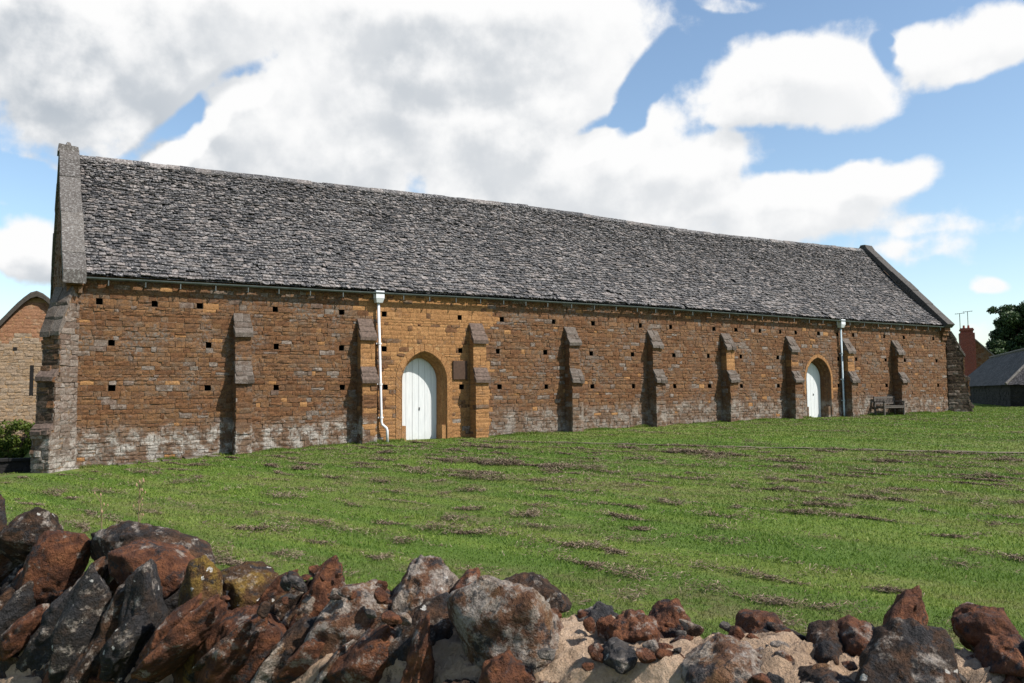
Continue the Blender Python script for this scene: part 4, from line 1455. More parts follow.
u = -0.95; kk = 0
while u < 2.75:
    mid_ = 0.95 < u < 2.1
    for row, (av, drop) in enumerate(((-0.13, 0.13), (0.07, 0.06))):
        h = pr.uniform(0.26, 0.42); t = pr.uniform(0.055, 0.11)
        top = WTOP + (0.05 if u < 1.5 else 0.01) - drop + pr.uniform(-0.03, 0.05) - 0.02 * u + 0.035 * float(sstep(1.4, 2.2, u)) + (0.065 if mid_ and row == 0 else 0.02 if mid_ else 0)
        lean_ = pr.uniform(34, 50) if mid_ else pr.uniform(14, 34)
        rock(on_wall(u + pr.uniform(-.03, .03), av + pr.uniform(-.03, .03), top - h / 2 * math.cos(R(lean_))), (t * (1.0 if mid_ else 1.25), pr.uniform(0.17, 0.26), h), lean_,
             pr.choice(['dark', 'rust', 'dark', 'pale', 'black', 'rust'] if u < 0.9 else ['rust', 'pale', 'rust', 'dark', 'rust']), 700 + kk, 'coping_stone', swall, None, True)
        kk += 1
    u += pr.uniform(0.075, 0.125) * (1.0 if u < 0.95 else 1.12)
u = 2.02; kk = 0
while u < 3.7:      # stones of the course below, whose broken faces show under the bedding
    s = pr.uniform(0.10, 0.19)
    rock(on_wall(u, -0.20 + pr.uniform(-.025, .03), WTOP - 0.10 + pr.uniform(-.05, .05)), (s * 1.15, 0.18, s * pr.uniform(0.8, 1.3)), pr.uniform(-8, 26), pr.choice(['rust', 'pale', 'dark', 'dark', 'rust', 'black']), 800 + kk, 'face_stone', swall)
    u += s * pr.uniform(0.65, 1.0); kk += 1
u = -4.4; kk = 0
while u < 5.9:      # the coping carries on past both ends of the view
    if u < -1.0 or u > 3.75:
        for av in (-0.1, 0.09):
            h = pr.uniform(0.28, 0.44)
            rock(on_wall(u, av, WTOP - 0.02 - h * 0.25), (pr.uniform(0.09, 0.17), pr.uniform(0.2, 0.28), h), pr.uniform(8, 30), pr.choice(['rust', 'dark', 'pale', 'black']), 1200 + kk, 'coping_stone', swall, None, False); kk += 1
    u += pr.uniform(0.12, 0.19)
for i in range(150):
    u = pr.uniform(1.2, 3.35) if i % 2 == 0 else pr.uniform(1.9, 3.35); a = pr.uniform(-0.17, 0.17)
    s = pr.uniform(0.012, 0.034) * (1.5 if pr.random() < 0.22 else 1)
    rock(on_wall(u, a, WTOP + 0.035 - 1.2 * a * a + pr.uniform(-0.02, 0.012)), (s * pr.uniform(1.2, 2.4), s * 1.3, s * pr.uniform(0.9, 1.6)), pr.uniform(-25, 35), pr.choice(['dark', 'grey', 'rust', 'rust', 'pale', 'rust']), 900 + i, 'stone_chip', swall, None, False)

# ================================================================== turf
def in_view(n, z0, z1, power, half=0.98):
    """points on the lawn in front of the barn, thinning with distance from the wall"""
    u = rng.random(n)
    k = 2 - power
    zz = (z0 ** k + u * (z1 ** k - z0 ** k)) ** (1 / k)
    xx = (rng.random(n) * 2 - 1) * half * zz
    fw = np.array([0.5141, 0.8577]); rt = np.array([0.8577, -0.5141])
    X = fw[0] * zz + rt[0] * xx; Y = -24.2 + fw[1] * zz + rt[1] * xx
    return X, Y, zz


def on_lawn(X, Y):
    ok = (Y < -0.06) | (X < 0.3) & (Y < 0.2) | (X > 41.3)
    d = (X - WP0[0]) * WN[0] + (Y - WP0[1]) * WN[1]
    ok &= d > 0.32
    for bx in (5.28, 8.97, 12.84, 16.65, 20.45, 24.25, 28.0, 31.66, 35.23):
        ok &= ~((X > bx - 0.02) & (X < bx + 0.5) & (Y > -0.52))
    ok &= ~((X < 1.5) & (Y > -1.2) & (X + Y < 1.7) & (X - Y > 0.2) & (X > -0.3) & (Y > -1.1))
    e = (X - BANK_A[0]) * BANK_N[0] + (Y - BANK_A[1]) * BANK_N[1] - (0.12 * np.sin(X * 1.3 + Y * 0.7) + 0.07 * np.sin(X * 3.1 - Y * 2.3))
    al = (X - BANK_A[0]) * BANK_D[0] + (Y - BANK_A[1]) * BANK_D[1]
    ok &= ~((e > -0.16) & (e < 0.02) & (al > 0.6) & (al < 26) & (rng.random(len(X)) < 0.35 + 0.6 * sstep(4, 16, al)))       # worn edge below the bank
    return ok


def build_grass():
    X, Y, zz = in_view(860000, 3.2, 58, 1.5)
    k = on_lawn(X, Y); X, Y, zz = X[k], Y[k], zz[k]; n = len(X)
    Z = ground_z(X, Y) - 0.006
    clump = 0.6 + 0.5 * np.clip(fbm(np.stack([X * 1.6, Y * 1.6, X * 0], 1), 3, 5) + 0.5, 0, 1.2)
    h = rng.uniform(0.016, 0.040, n) * clump * (1 + 0.01 * zz); w = np.maximum(0.0030, zz * 0.00062) * rng.uniform(0.7, 1.4, n)
    a = rng.uniform(0, 2 * np.pi, n); lx, ly = rng.normal(0, 0.45, n), rng.normal(0, 0.45, n)
    V = np.empty((n, 3, 3))
    V[:, 0] = np.stack([X - np.cos(a) * w, Y - np.sin(a) * w, Z], 1)
    V[:, 1] = np.stack([X + np.cos(a) * w, Y + np.sin(a) * w, Z], 1)
    V[:, 2] = np.stack([X + lx * h, Y + ly * h, Z + h], 1)
    o = np_mesh('grass', V.reshape(-1, 3), np.arange(n * 3).reshape(-1, 3), M['blade'])
    o['kind'] = 'stuff'
    tag(o, 'short mown green grass covering the lawn', 'grass')


def build_clippings():
    r = np.random.default_rng(77)
    ca, sa = math.cos(ROW_ANG), math.sin(ROW_ANG); pn = np.array([-sa, ca])      # across the rows
    pts = []
    for row in np.arange(-20.08, 38, 0.66):
        t = -4.0
        base = r.uniform(-0.08, 0.08)
        while t < 30:
            L = r.gamma(1.6, 0.75) + 0.15; gap = r.gamma(1.2, 0.8)
            thick = r.gamma(2.0, 0.014) + 0.018; dens = r.uniform(0.10, 1.0) ** 1.2
            mlen = max(3, int(L * 1500 * dens * (thick / 0.05)))
            tt = t + r.normal(0.5, 0.24, mlen) * L; bul = 0.35 + 1.3 * np.clip(vnoise(np.stack([tt * 3.1, tt * 0 + row * 7, tt * 0], 1), 31) * 0.8 + 0.5, 0, 1.2); ac = r.normal(0, 1, mlen) * thick * bul * 1.25 + row + base + 0.10 * np.sin(tt * 1.3 + row) + 0.05 * np.sin(tt * 4.1)
            x = ca * tt + pn[0] * ac; y = -2.0 + sa * tt + pn[1] * ac
            hh = np.abs(r.normal(0, 0.020, mlen)) * min(1.5, thick / 0.06) + 0.014
            ok_ = r.random(mlen) < np.clip(fbm(np.stack([x * 5, y * 5, x * 0], 1), 3, 33) * 1.6 + 0.72, 0.08, 1)
            pts.append(np.stack([x, y, hh * bul], 1)[ok_]); t += L + gap
    # loose scatter
    for _ in range(900):
        x, y = r.uniform(-2, 34), r.uniform(-22, -1.5); m = r.integers(10, 90); s = r.uniform(0.03, 0.16)
        pts.append(np.stack([x + r.normal(0, s * 1.4, m), y + r.normal(0, s, m), np.abs(r.normal(0, 0.01, m)) + 0.012], 1))
    P = np.concatenate(pts)
    fw = np.array([0.5141, 0.8577]); rt = np.array([0.8577, -0.5141])
    q = P[:, :2] - np.array([0, -24.2]); zz = q @ fw; xx = q @ rt
    d = (P[:, 0] - BANK_A[0]) * BANK_N[0] + (P[:, 1] - BANK_A[1]) * BANK_N[1]
    keep = (zz > 3) & (zz < 38) & (np.abs(xx) < 0.98 * zz) & on_lawn(P[:, 0], P[:, 1]) & (P[:, 1] < -0.9)
    keep &= ~((d > -0.1) & (P[:, 0] > 12) & (r.random(len(P)) < 0.90))           # the raised lawn is cleaner
    keep &= ~((P[:, 0] < 5) & (r.random(len(P)) < 0.55))
    P, zz = P[keep], zz[keep]; n = len(P)
    Z = ground_z(P[:, 0], P[:, 1]) + P[:, 2]
    a = r.uniform(0, 2 * np.pi, n); L = r.uniform(0.014, 0.042, n); w = np.maximum(0.0022, zz * 0.00034) * r.uniform(0.7, 1.5, n); e = r.normal(0, 0.35, n)
    dx, dy, dz = np.cos(a) * L, np.sin(a) * L, e * L
    V = np.empty((n, 3, 3))
    V[:, 0] = np.stack([P[:, 0] - dx - dy / L * w, P[:, 1] - dy + dx / L * w, Z - dz], 1)
    V[:, 1] = np.stack([P[:, 0] - dx + dy / L * w, P[:, 1] - dy - dx / L * w, Z - dz + 0.004], 1)
    V[:, 2] = np.stack([P[:, 0] + dx, P[:, 1] + dy, Z + dz], 1)
    o = np_mesh('grass_clippings', V.reshape(-1, 3), np.arange(n * 3).reshape(-1, 3), M['straw'])
    o['kind'] = 'stuff'
    tag(o, 'brown dried grass clippings left in broken rows on the lawn', 'clippings')


def build_wall_grass():
    """longer uncut grass left along the foot of the barn"""
    r = np.random.default_rng(19); n = 26000
    X = r.uniform(1.5, 40, n); Y = -0.05 - np.abs(r.normal(0, 0.07, n))
    tuft = np.clip(fbm(np.stack([X * 1.7, X * 0, X * 0], 1), 3, 9) + 0.45, 0, 1.3)
    for bx in (5.28, 8.97, 12.84, 16.65, 20.45, 24.25, 28.0, 31.66, 35.23):
        m = (X > bx - 0.03) & (X < bx + 0.52); Y[m] -= 0.50
    keep = (r.random(n) < 0.25 + 0.75 * tuft) & ~((X > 10.5) & (X < 12.0)) & ~((X > 29.4) & (X < 30.8))
    X, Y, tuft = X[keep], Y[keep], tuft[keep]; n = len(X); Z = ground_z(X, Y) - 0.01
    h = r.uniform(0.03, 0.10, n) * (0.4 + tuft); w = 0.008 + 0.006 * r.random(n); a = r.uniform(0, 6.28, n); lx, ly = r.normal(0, .4, n), r.normal(-0.1, .3, n)
    V = np.empty((n, 3, 3))
    V[:, 0] = np.stack([X - np.cos(a) * w, Y - np.sin(a) * w, Z], 1); V[:, 1] = np.stack([X + np.cos(a) * w, Y + np.sin(a) * w, Z], 1); V[:, 2] = np.stack([X + lx * h, np.minimum(Y + ly * h, -0.03), Z + h], 1)
    o = np_mesh('long_grass', V.reshape(-1, 3), np.arange(n * 3).reshape(-1, 3), M['blade'])
    o['kind'] = 'stuff'; tag(o, 'longer uncut grass along the foot of the barn wall', 'grass')


build_wall_grass()


def build_soil_edge():
    """the trodden bare edge along the foot of the low bank"""
    V = []; F = []; n = 160; r = np.random.default_rng(3)
    for i in range(n):
        s = 0.4 + 26.0 * i / (n - 1); p = BANK_A + BANK_D * s
        wob = 0.12 * np.sin(p[0] * 1.3 + p[1] * 0.7) + 0.07 * np.sin(p[0] * 3.1 - p[1] * 2.3)
        for q in (-0.17 + r.uniform(-.05, .05), -0.06, 0.03 + r.uniform(-.03, .02)):
            c = p + BANK_N * (wob + q)
            V.append((c[0], c[1], float(ground_z(c[0], c[1])) + 0.020 + r.normal(0, .005)))
    for i in range(n - 1):
        for j in range(2): F.append((i * 3 + j, i * 3 + j + 1, i * 3 + j + 4, i * 3 + j + 3))
    m = MB(); m.add(V, F)
    structure(m.build('soil_edge', [simple('bare_soil', (0.105, 0.088, 0.058), .95, .7, 1.6, 0, .6)]))


build_grass()
build_clippings()
build_soil_edge()


def build_footing():
    """worn slabs along the barn's foot at its left end"""
    mb = MB(); r = random.Random(6); x = 2.35
    while x < 4.95:
        w = r.uniform(0.3, 0.6); z = float(ground_z(x, -0.2)); dpt = r.uniform(0.3, 0.46) if x > 2.9 else 0.3
        c = [(x, -dpt, z - 0.2), (x + w - 0.02, -dpt, z - 0.2), (x + w - 0.02, 0.0, z - 0.2), (x, 0.0, z - 0.2), (x + 0.02, -dpt + 0.03, z + 0.02), (x + w - 0.03, -dpt + 0.04, z + 0.025), (x + w - 0.03, 0.0, z + 0.06), (x, 0.0, z + 0.06)]
        mb.hexa([(p[0] + r.uniform(-.02, .02), p[1] + r.uniform(-.02, .02), p[2] + r.uniform(-.02, .02)) for p in c], 0)
        x += w
    mb.build('footing', [M['dark']], barn, bevel=0.015)


build_footing()

# ================================================================== garden bench by the barn
def build_bench(x0, x1, y0, y1):
    gz = float(ground_z((x0 + x1) / 2, (y0 + y1) / 2)); r = random.Random(2)
    b = empty('garden_bench', ((x0 + x1) / 2, (y0 + y1) / 2, gz), 'weathered wooden garden bench with arms against the barn wall', 'bench')
    for xx in (x0, x1 - 0.07):
        m = MB(); m.hexa([(xx, y1 - 0.07, gz - .05), (xx + .07, y1 - 0.07, gz - .05), (xx + .07, y1, gz - .05), (xx, y1, gz - .05), (xx, y1 - 0.01, gz + .86), (xx + .07, y1 - .01, gz + .86), (xx + .07, y1 + .05, gz + .86), (xx, y1 + .05, gz + .86)])
        m.build('leg', [M['timber']], b, bevel=.006)
        m = MB(); m.box(xx, xx + .07, y0, y0 + .07, gz - .05, gz + .60); m.build('leg', [M['timber']], b, bevel=.006)
        m = MB(); m.box(xx - .01, xx + .08, y0 - .03, y1 - .01, gz + .602, gz + .64); m.build('arm', [M['timber']], b, bevel=.008)
        m = MB(); m.box(xx + .015, xx + .055, y0 + .071, y1 - .071, gz + .14, gz + .19); m.box(xx + .015, xx + .055, y0 + .071, y1 - .071, gz + .34, gz + .40); m.build('side_rail', [M['timber']], b)
    m = MB(); k = 6
    for i in range(k):
        ya = y0 - .01 + (y1 - y0 - .06) * i / k; m.box(x0 + .072, x1 - .072, ya + .006, ya + (y1 - y0 - .06) / k - .006, gz + .41, gz + .435)
    m.box(x0 + .072, x1 - .072, y0 + .01, y0 + .045, gz + .33, gz + .409)
    m.build('seat', [M['timber']], b)
    m = MB(); m.box(x0 + .072, x1 - .072, y1 + .0, y1 + .035, gz + .76, gz + .85); m.box(x0 + .072, x1 - .072, y1 - .03, y1 + .005, gz + .50, gz + .56)
    n = 13
    for i in range(n):
        xa = x0 + .11 + (x1 - x0 - .22) * i / (n - 1); m.hexa([(xa - .025, y1 - .02, gz + .561), (xa + .025, y1 - .02, gz + .561), (xa + .025, y1, gz + .561), (xa - .025, y1, gz + .561), (xa - .025, y1 + .01, gz + .759), (xa + .025, y1 + .01, gz + .759), (xa + .025, y1 + .028, gz + .759), (xa - .025, y1 + .028, gz + .759)])
    m.build('backrest', [M['timber']], b)


build_bench(33.62, 35.12, -0.66, -0.14)

# ================================================================== foliage
def leaf_mat(name, lo, mid, hi, trans=0.3):
    n = NT(name)
    col = n.ramp(n.m('ADD', n.m('MULTIPLY', n.isl, 0.7), n.m('MULTIPLY', n.noise(1.2, 3), 0.3)), [(0.15, lo), (0.5, mid), (0.9, hi)])
    n.color(col); n.rough(0.55)
    tr = n.N.new('ShaderNodeBsdfTranslucent'); n.L.new(col, tr.inputs[0])
    mx = n.N.new('ShaderNodeMixShader'); mx.inputs[0].default_value = trans
    n.L.new(n.b.outputs[0], mx.inputs[1]); n.L.new(tr.outputs[0], mx.inputs[2]); n.L.new(mx.outputs[0], n.out.inputs[0])
    return n.mat


M['hedge_leaf'] = leaf_mat('hedge_leaf', (0.025, 0.05, 0.008), (0.08, 0.125, 0.018), (0.18, 0.21, 0.04))
M['dark_leaf'] = leaf_mat('dark_leaf', (0.016, 0.032, 0.012), (0.034, 0.062, 0.020), (0.075, 0.11, 0.036), 0.15)
M['bark'] = simple('bark', (0.09, 0.065, 0.045), 0.9, 0.4, 6, 0, 0.5)


def leaves(clumps, per, size, seed, squash=0.8):
    g = np.random.default_rng(seed); C_ = []
    for (c, r_) in clumps:
        m = int(per * (r_ ** 2)); d = g.normal(size=(m, 3)); d /= np.linalg.norm(d, axis=1)[:, None]
        rad = r_ * g.random(m) ** 0.45
        p = np.array(c) + d * rad[:, None] * np.array([1, 1, squash]); C_.append(p)
    P = np.concatenate(C_); n = len(P)
    a = g.normal(size=(n, 3)); a /= np.linalg.norm(a, axis=1)[:, None]
    b = g.normal(size=(n, 3)); b -= (a * b).sum(1)[:, None] * a; b /= np.linalg.norm(b, axis=1)[:, None]
    s = size * g.uniform(0.6, 1.3, n)[:, None]
    V = np.stack([P - a * s, P - b * s * 0.45, P + a * s, P + b * s * 0.45], 1).reshape(-1, 3)
    return V, np.arange(n * 4).reshape(-1, 4)


def build_hedge():
    r = random.Random(12); cl = []
    h = empty('hedge', (-1.6, 12.3, -0.8), 'bushy sunlit green hedge between the barn and the thatched gable', 'hedge')
    for i in range(230):
        x = r.uniform(-4.6, 1.2); top = 0.86 + 0.10 * math.sin(x * 5) + 0.06 * math.sin(x * 13); cl.append(((x, r.uniform(11.9, 12.75), r.uniform(-0.6, top - 0.12)), r.uniform(0.16, 0.30)))
    for i in range(60):
        x = r.uniform(-4.6, 1.2); cl.append(((x, r.uniform(11.9, 12.75), 0.80 + r.uniform(-0.12, 0.16)), r.uniform(0.05, 0.12)))
    V, F = leaves(cl, 2600, 0.055, 3)
    np_mesh('foliage', V, F, M['hedge_leaf'], h, quads=True)
    mb = MB()
    for i in range(9):
        x = -4.3 + i * 0.58; mb.tube([(x, 12.3, -0.85), (x + r.uniform(-.1, .1), 12.3, 0.0), (x + r.uniform(-.2, .2), 12.3 + r.uniform(-.2, .2), 0.6)], [0.035, 0.028, 0.012], 6)
    mb.build('stems', [M['bark']], h)


build_hedge()
lw = MB(); sfw = StoneField(lw, 44)
lw.box(-4.8, 0.42, 0.40, 0.62, -0.8, 0.22, 1)
sfw.field(Vector((-4.8, 0.40, 0)), Vector((1, 0, 0)), Vector((0, -1, 0)), courses_between(-0.8, 0.2, sfw.r, 0.12, 0.2), lambda a, b: (0, 5.22), lambda x, z: 0, (0.0, 0.03), (0.2, 0.5))
xq = -4.85
while xq < 0.4:
    wq = random.uniform(0.4, 0.7); lw.box(xq, min(xq + wq - 0.01, 0.46), 0.34, 0.66, 0.222, 0.285 + random.uniform(-.01, .01), 0); xq += wq
SHADE_STONE = stone_mat('shade_toned_stone', [(0.007, 0.007, 0.007), (0.012, 0.011, 0.011), (0.02, 0.018, 0.017)], 0.15, 0.0)  # near-black colour carries the shade on the low wall and the shed
tag(lw.build('low_wall', [SHADE_STONE, M['dark_void']]), 'low stone wall toned near black for shade, beside the left end of the barn', 'wall')


def build_tree(base, height, crown, seed, label):
    r = random.Random(seed)
    t = empty('dark_tree', base, label, 'tree'); B = Vector(base)
    mb = MB(); mb.tube([B - Vector((0, 0, .4)), B + Vector((0.1, 0, height * .3)), B + Vector((-0.1, 0.1, height * .65)), B + Vector((0, 0, height * .93))], [0.42, 0.32, 0.18, 0.04], 10)
    cl = []
    for k in range(84):
        f = 0.10 + 0.88 * (k / 83.0); ang = k * 2.4 + r.uniform(-.4, .4)
        reach = crown * (1 - ((f - 0.42) / 0.66) ** 2) ** 0.5 if abs(f - 0.42) < 0.62 else crown * 0.22
        reach *= r.uniform(0.62, 1.10)
        s = B + Vector((0, 0, height * f * 0.92)); e = B + Vector((math.cos(ang) * reach, math.sin(ang) * reach, height * f + r.uniform(-.3, .5)))
        mb.tube([s, s.lerp(e, .5) + Vector((0, 0, -.15)), e], [0.11 * (1.1 - f), 0.06, 0.02], 6)
        for q in range(4):
            p = s.lerp(e, r.uniform(0.45, 1.03)); cl.append(((p.x + r.uniform(-.5, .5), p.y + r.uniform(-.5, .5), p.z + r.uniform(-.4, .4)), r.uniform(0.55, 1.1)))
    mb.build('trunk', [M['bark']], t, smooth=True)
    V, F = leaves(cl, 620, 0.17, seed, 0.75)
    np_mesh('crown', V, F, M['dark_leaf'], t, quads=True)


build_tree((99.4, 26.7, -0.6), 12.0, 5.2, 5, 'dark leafy tree rising behind the low slate roof')

# ================================================================== cottage and sheds at the far right
RD = Vector((math.sin(R(53.1)), math.cos(R(53.1)), 0)); RN = Vector((RD.y, -RD.x, 0))


def build_shed():
    P = Vector((51.2, 3.45, 0.33 + EYE)); L = 27.0; W = 5.2; H = 2.45
    s = empty('low_shed', tuple(P + RD * L / 2 + RN * W / 2 - Vector((0, 0, 2.3))), 'long low outbuilding with a dark slate roof and walls toned near black for shade at the right edge', 'shed')
    zb = -0.6
    pt = lambda a, b, z: tuple(P + RD * a + RN * b + Vector((0, 0, z)))
    mb = MB()
    z0 = zb - P.z
    mb.hexa([pt(0.25, 0.25, z0), pt(0.25, W - .25, z0), pt(L - .25, W - .25, z0), pt(L - .25, 0.25, z0), pt(0.25, 0.25, -0.03), pt(0.25, W - .25, -0.03), pt(L - .25, W - .25, -0.03), pt(L - .25, 0.25, -0.03)], 0)
    sf = StoneField(mb, 9); cs = courses_between(zb, P.z - 0.05, sf.r, 0.15, 0.24)
    sf.field(Vector(pt(0.25, 0.25, -P.z)), RD, -RN, cs, lambda a, b: (0, L - .5), lambda x, z: 0, (0, .03), (.3, .7))
    sf.field(Vector(pt(0.25, W - 0.25, -P.z)), -RN, -RD, cs, lambda a, b: (0, W - .5), lambda x, z: 0, (0, .03), (.3, .7))
    mb.build('wall', [SHADE_STONE], s)  # shade of the sunless side is in the stone colour
    rb = MB(); r = random.Random(3); hip = 2.2
    A, B_, C_, D_ = (0, 0, 0), (0, W, 0), (L, W, 0), (L, 0, 0); E_, F_ = (hip, W / 2, H), (L - hip, W / 2, H)
    planes = [(A, D_, F_, E_), (B_, A, E_, E_), (C_, B_, E_, F_), (D_, C_, F_, F_)]
    for qd in planes:
        q = [Vector(pt(*p)) for p in qd]
        rb.add([tuple(p - Vector((0, 0, .04))) for p in q], [(0, 1, 2, 3)] if qd[2] != qd[3] else [(0, 1, 2)], 0)
        nrm = (q[1] - q[0]).cross(q[2] - q[0]).normalized()
        n = 15; ln = (q[1] - q[0]).length
        for k in range(n):
            t0, t1 = k / n, min(1.0, (k + 1.5) / n); x = 0.0
            while x < ln:
                w = r.uniform(.28, .5); fa, fb = x / ln, min(1.0, (x + w - .01) / ln); x += w
                lf = 0.035 + r.gauss(0, .006)
                def at(f, t): return q[0].lerp(q[3], t).lerp(q[1].lerp(q[2], t), f)
                lo_, hi_ = t0 + r.uniform(-.01, .01), t1
                a, b, c, d = at(fa, lo_) + nrm * lf, at(fb, lo_) + nrm * lf, at(fb, hi_) + nrm * .0, at(fa, hi_) + nrm * .0
                rb.add([tuple(a), tuple(b), tuple(c), tuple(d), tuple(a - nrm * .02), tuple(b - nrm * .02)], [(0, 1, 2, 3), (4, 5, 1, 0)], 0)
    ro = rb.build('roof', [slate_mat('shed_slate', 0.38)], s)
    rg = MB(); 
    rg.tube([pt(hip, W / 2, H + .02), pt(L - hip, W / 2, H + .02)], .09, 8); rg.tube([pt(0, 0, .03), pt(hip, W / 2, H + .03)], .08, 8); rg.tube([pt(0, W, .03), pt(hip, W / 2, H + .03)], .08, 8)
    rg.build('ridge', [M['coping']], ro)


build_shed()


def build_cottage():
    A = Vector((90.9, 28.3, 5.75 + EYE)); W = 3.6; H = 3.7; L = 11.0; gz = -0.6
    h = empty('cottage', (float(A.x + RD.x * 5), float(A.y + RD.y * 5), gz), 'stone cottage gable with a red brick chimney behind the low shed', 'house')
    pt = lambda a, b, z: tuple(A + RD * a + RN * b + Vector((0, 0, z)))
    mb = MB(); zb = gz - A.z
    pr_ = [(-W, zb), (W, zb), (W, -H), (0, 0), (-W, -H)]
    V = [pt(0, b, z) for b, z in pr_] + [pt(L, b, z) for b, z in pr_]
    mb.add(V, [(0, 1, 2, 3, 4), (9, 8, 7, 6, 5)] + [(i, (i + 1) % 5, 5 + (i + 1) % 5, 5 + i) for i in range(5)], 1)
    sf = StoneField(mb, 14)
    cs = courses_between(-4.0, -0.08, sf.r, 0.13, 0.22)
    sf.field(A + Vector((0, 0, 0)), RN, -RD, cs, lambda a, b: (-min(W, -b * W / H) + 0.05, min(W, -b * W / H) - 0.05), lambda x, z: 1 if False else 0, (0.0, .03), (.25, .5))
    mb.build('wall', [M['old'], M['mortar']], h)
    rb = MB(); ov = .28; ex = .25
    for sgn in (-1, 1):
        a0, a1 = (0.16 if sgn < 0 else 0.12), L + ov
        e = (sgn * (W + ex), -H - ex * H / W)
        rb.add([pt(a0, 0, .12), pt(a1, 0, .12), pt(a1, e[0], e[1] + .12), pt(a0, e[0], e[1] + .12), pt(a0, 0, .02), pt(a1, 0, .02), pt(a1, e[0], e[1] + .02), pt(a0, e[0], e[1] + .02)],
               [(0, 1, 2, 3), (7, 6, 5, 4), (0, 3, 7, 4), (2, 3, 7, 6), (1, 2, 6, 5)], 0)
    ro = rb.build('roof', [M['slate_dark']], h)
    kb = MB()
    for sgn in (-1, 1):
        c = []
        for (b0, z0) in ((0.0, 0.0), (sgn * (W + .2), -H - .2 * H / W)):
            c += [pt(-.14, b0, z0 + .02), pt(.2, b0, z0 + .02), pt(.2, b0, z0 + .2), pt(-.14, b0, z0 + .2)]
        kb.hexa([c[0], c[1], c[2], c[3], c[4], c[5], c[6], c[7]], 0)
    kb.build('gable_coping', [M['coping']], h)
    cb = MB(); cx = -0.55
    def cbox(b0, b1, a0, a1, z0, z1): cb.hexa([pt(a0, b0, z0), pt(a0, b1, z0), pt(a1, b1, z0), pt(a1, b0, z0), pt(a0, b0, z1), pt(a0, b1, z1), pt(a1, b1, z1), pt(a1, b0, z1)], 0)
    cbox(cx - .74, cx + .74, -.75, .35, -4.2, .55); cbox(cx - .60, cx + .60, -.62, .22, .55, .80); cbox(cx - .68, cx + .68, -.70, .30, .80, .98); cbox(cx - .62, cx + .62, -.64, .24, .98, 1.10)
    co = cb.build('chimney', [M['brick_red']], h, bevel=.01)
    pb = MB()
    for b in (-.25, .2): pb.tube([pt(-.2, cx + b, 1.1), pt(-.2, cx + b, 1.42)], [.13, .10], 10)
    pb.build('chimney_pot', [simple('terracotta', (0.22, 0.06, 0.04), .8)], co)
    for k, (b, top, base) in enumerate(((-.62, 2.75, .5), (.25, 3.0, .2))):
        ab = MB(); a = -.32 if k == 0 else .42
        ab.tube([pt(a, cx + b, base), pt(a, cx + b, top)], .035, 6)
        ab.tube([pt(a - .1, cx + b - .48, top - .05), pt(a - .1, cx + b + .48, top + .04)], .03, 6)
        for q in range(5):
            bb = -.42 + q * .21; ab.tube([pt(a - .34, cx + b + bb, top - .01), pt(a + .16, cx + b + bb, top + .0)], .016, 5)
        ab.build('aerial', [M['gutter']], co)


build_cottage()

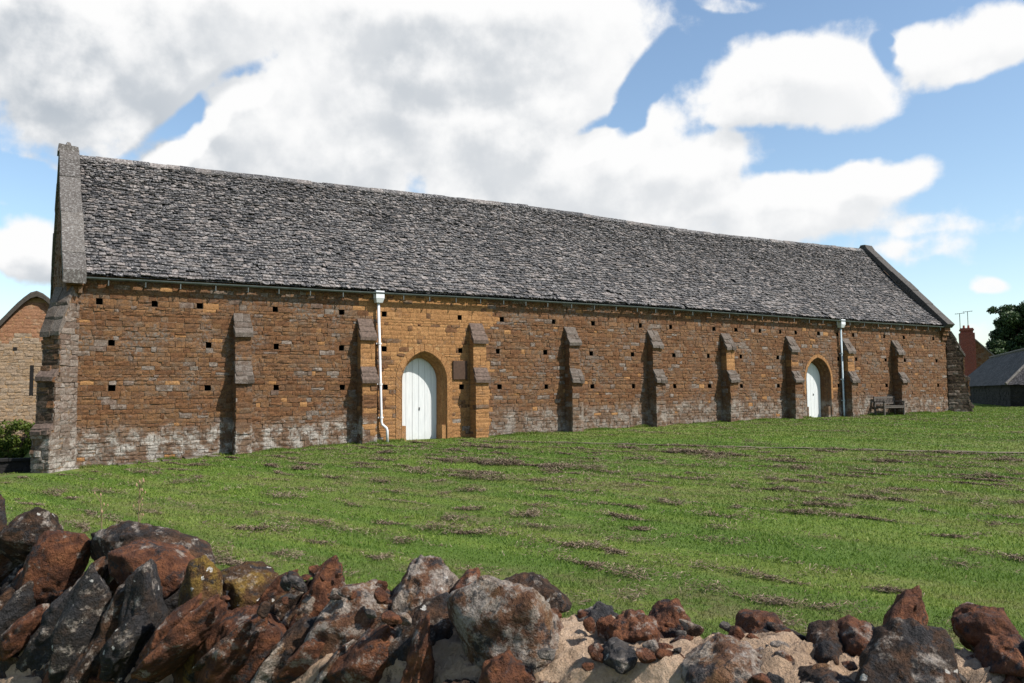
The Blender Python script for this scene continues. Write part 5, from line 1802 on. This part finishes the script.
# ================================================================== thatched building behind the left end
def build_thatched():
    Y0 = 13.0; ax, az = 0.66, 3.93 + EYE; W = 3.4; gz = -0.75
    h = empty('thatched_house', (ax, Y0 + 4, gz), 'stone gable with a thatched roof edge and a slit window behind the barn', 'house')
    slope = 1.36
    mb = MB(); zs = az - W * slope + 0.5
    sx0, sx1, sz0, sz1 = 0.50, 0.63, 0.10 + EYE, 1.28 + EYE; hx0, hx1, hz0, hz1 = -0.08, 0.05, 1.84 + EYE, 1.97 + EYE
    sf = StoneField(mb, 61)
    cs = courses_between(gz, az - 0.2, sf.r, 0.10, 0.17, [(hz0, hz1)])

    def blk(v0, v1):
        zm = (v0 + v1) / 2; o_ = []
        if sz0 < zm < sz1: o_.append((sx0, sx1))
        if hz0 - .001 < zm < hz1 + .001: o_.append((hx0, hx1))
        return o_
    sf.field(Vector((0, Y0, 0)), Vector((1, 0, 0)), Vector((0, -1, 0)), cs, lambda a, b: (ax - min(W, (az - b) / slope + 0.35), ax + min(W, (az - b) / slope + 0.35)),
             lambda x, z: 1 if z > 2.35 + EYE + 0.25 * math.sin(x * 5) else 0, (0.0, .02), (.16, .36), blk, .008)
    pr_ = [(ax - W, gz), (ax + W, gz), (ax + W, zs), (ax + .25, az), (ax - .25, az), (ax - W, zs)]
    V = [(x, Y0 + .012, z) for x, z in pr_] + [(x, Y0 + 9, z) for x, z in pr_]
    k = len(pr_)
    mb.add(V, [tuple(range(k)), tuple(range(2 * k - 1, k - 1, -1))] + [(i, k + i, k + (i + 1) % k, (i + 1) % k) for i in range(k)], 2)
    w = mb.build('wall', [M['thatch_wall'], M['thatch_gable'], M['mortar_new']], h)
    vb = MB(); vb.box(sx0, sx1, Y0 - 0.004, Y0 + .01, sz0, sz1); vb.build('window', [M['dark_void']], h)
    vb = MB(); vb.box(hx0, hx1, Y0 - 0.004, Y0 + .01, hz0, hz1); vb.build('vent_hole', [M['dark_void']], h)
    # thatch: thick rounded coat over the gable
    tb = MB(); out = []
    N = 40; e = W + 0.7
    def top(x, lift):
        d = abs(x)
        ridge = az - slope * (math.sqrt(d * d + 0.12) - 0.346)
        return ridge + lift
    ys = [Y0 - 0.22, Y0 - 0.14, Y0 + 9.3]
    rings = []
    r = random.Random(3)
    xs = [-e + 2 * e * i / N for i in range(N + 1)]
    lo_ = [(ax + x, top(x, 0.02)) for x in xs]; hi_ = [(ax + x * 1.02, top(x, 0.25) + r.uniform(-.012, .012)) for x in xs]
    prof = lo_ + hi_[::-1]; k = len(prof)
    V = []
    for j, y in enumerate(ys):
        for (x, z) in prof: V.append((x, y, z - (0.06 if j == 0 and (x, z) in hi_ else 0)))
    F = []
    for j in range(len(ys) - 1):
        for i in range(k): F.append((j * k + i, j * k + (i + 1) % k, (j + 1) * k + (i + 1) % k, (j + 1) * k + i))
    for i in range(N): F.append((i, i + 1, k - 2 - i, k - 1 - i)); F.append(((len(ys) - 1) * k + i, (len(ys) - 1) * k + i + 1, (len(ys) - 1) * k + k - 2 - i, (len(ys) - 1) * k + k - 1 - i))
    tb.add(V, F, 0)
    tb.build('roof', [M['thatch']], h, smooth=False)


M['thatch'] = simple('old_thatch', (0.052, 0.044, 0.036), 0.95, 0.5, 30, 0, 0.9)
M['thatch_wall'] = stone_mat('pale_coursed_stone', [(0.21, 0.14, 0.085), (0.27, 0.19, 0.12), (0.235, 0.175, 0.125), (0.32, 0.245, 0.17)], 0.5, 0.0)
M['thatch_gable'] = stone_mat('gable_brick', [(0.20, 0.092, 0.048), (0.27, 0.14, 0.078), (0.22, 0.105, 0.055), (0.31, 0.20, 0.125)], 0.1, 0.0)
build_thatched()

# ================================================================== two dry weeds behind the wall
def weed(name, base, top, label, seed, heads, twigs):
    r = random.Random(seed); B = Vector(base); T = Vector(top)
    o = empty(name, base, label, 'weed', 'dry weeds on the stone wall')
    mb = MB(); mid = B.lerp(T, .5) + Vector((r.uniform(-.006, .006), 0, 0))
    mb.tube([B - Vector((0, 0, .05)), mid, T], [.0030, .0024, .0013], 6)
    ends = [T]
    for k in range(twigs):
        f = .38 + .6 * k / max(1, twigs); p = B.lerp(T, f); a = r.uniform(0, 6.28); L = r.uniform(.018, .045) * (1.2 - f * .5)
        e = p + Vector((math.cos(a) * L * .6, math.sin(a) * L * .6, L)); mb.tube([p, p.lerp(e, .5), e], [.0017, .0014, .0009], 5); ends.append(e)
    mb.build('stem', [M['weed_stem']], o)
    for e in ends:
        hd = MB(); s = r.uniform(.0022, .0036)
        hd.tube([e - Vector((0, 0, s * 1.6)), e - Vector((0, 0, s * .6)), e + Vector((0, 0, s)), e + Vector((0, 0, s * 2.4))], [s * .4, s, s * .9, s * .2], 7)
        hd.build('seed_head', [M['weed_head']], o)


M['weed_stem'] = simple('dry_stem', (0.16, 0.13, 0.06), .8, .3, 60)
M['weed_head'] = simple('dry_seed_head', (0.30, 0.19, 0.12), .8, .4, 60)
weed('dry_weed', (0.428, -20.68, 1.22), (0.424, -20.69, 1.475), 'tall branching dry weed, the taller of two growing on the stone wall', 4, 2, 13)
weed('dry_weed', (0.279, -20.89, 1.30), (0.273, -20.892, 1.455), 'short drooping dry weed, the smaller of two growing on the stone wall', 5, 3, 4)
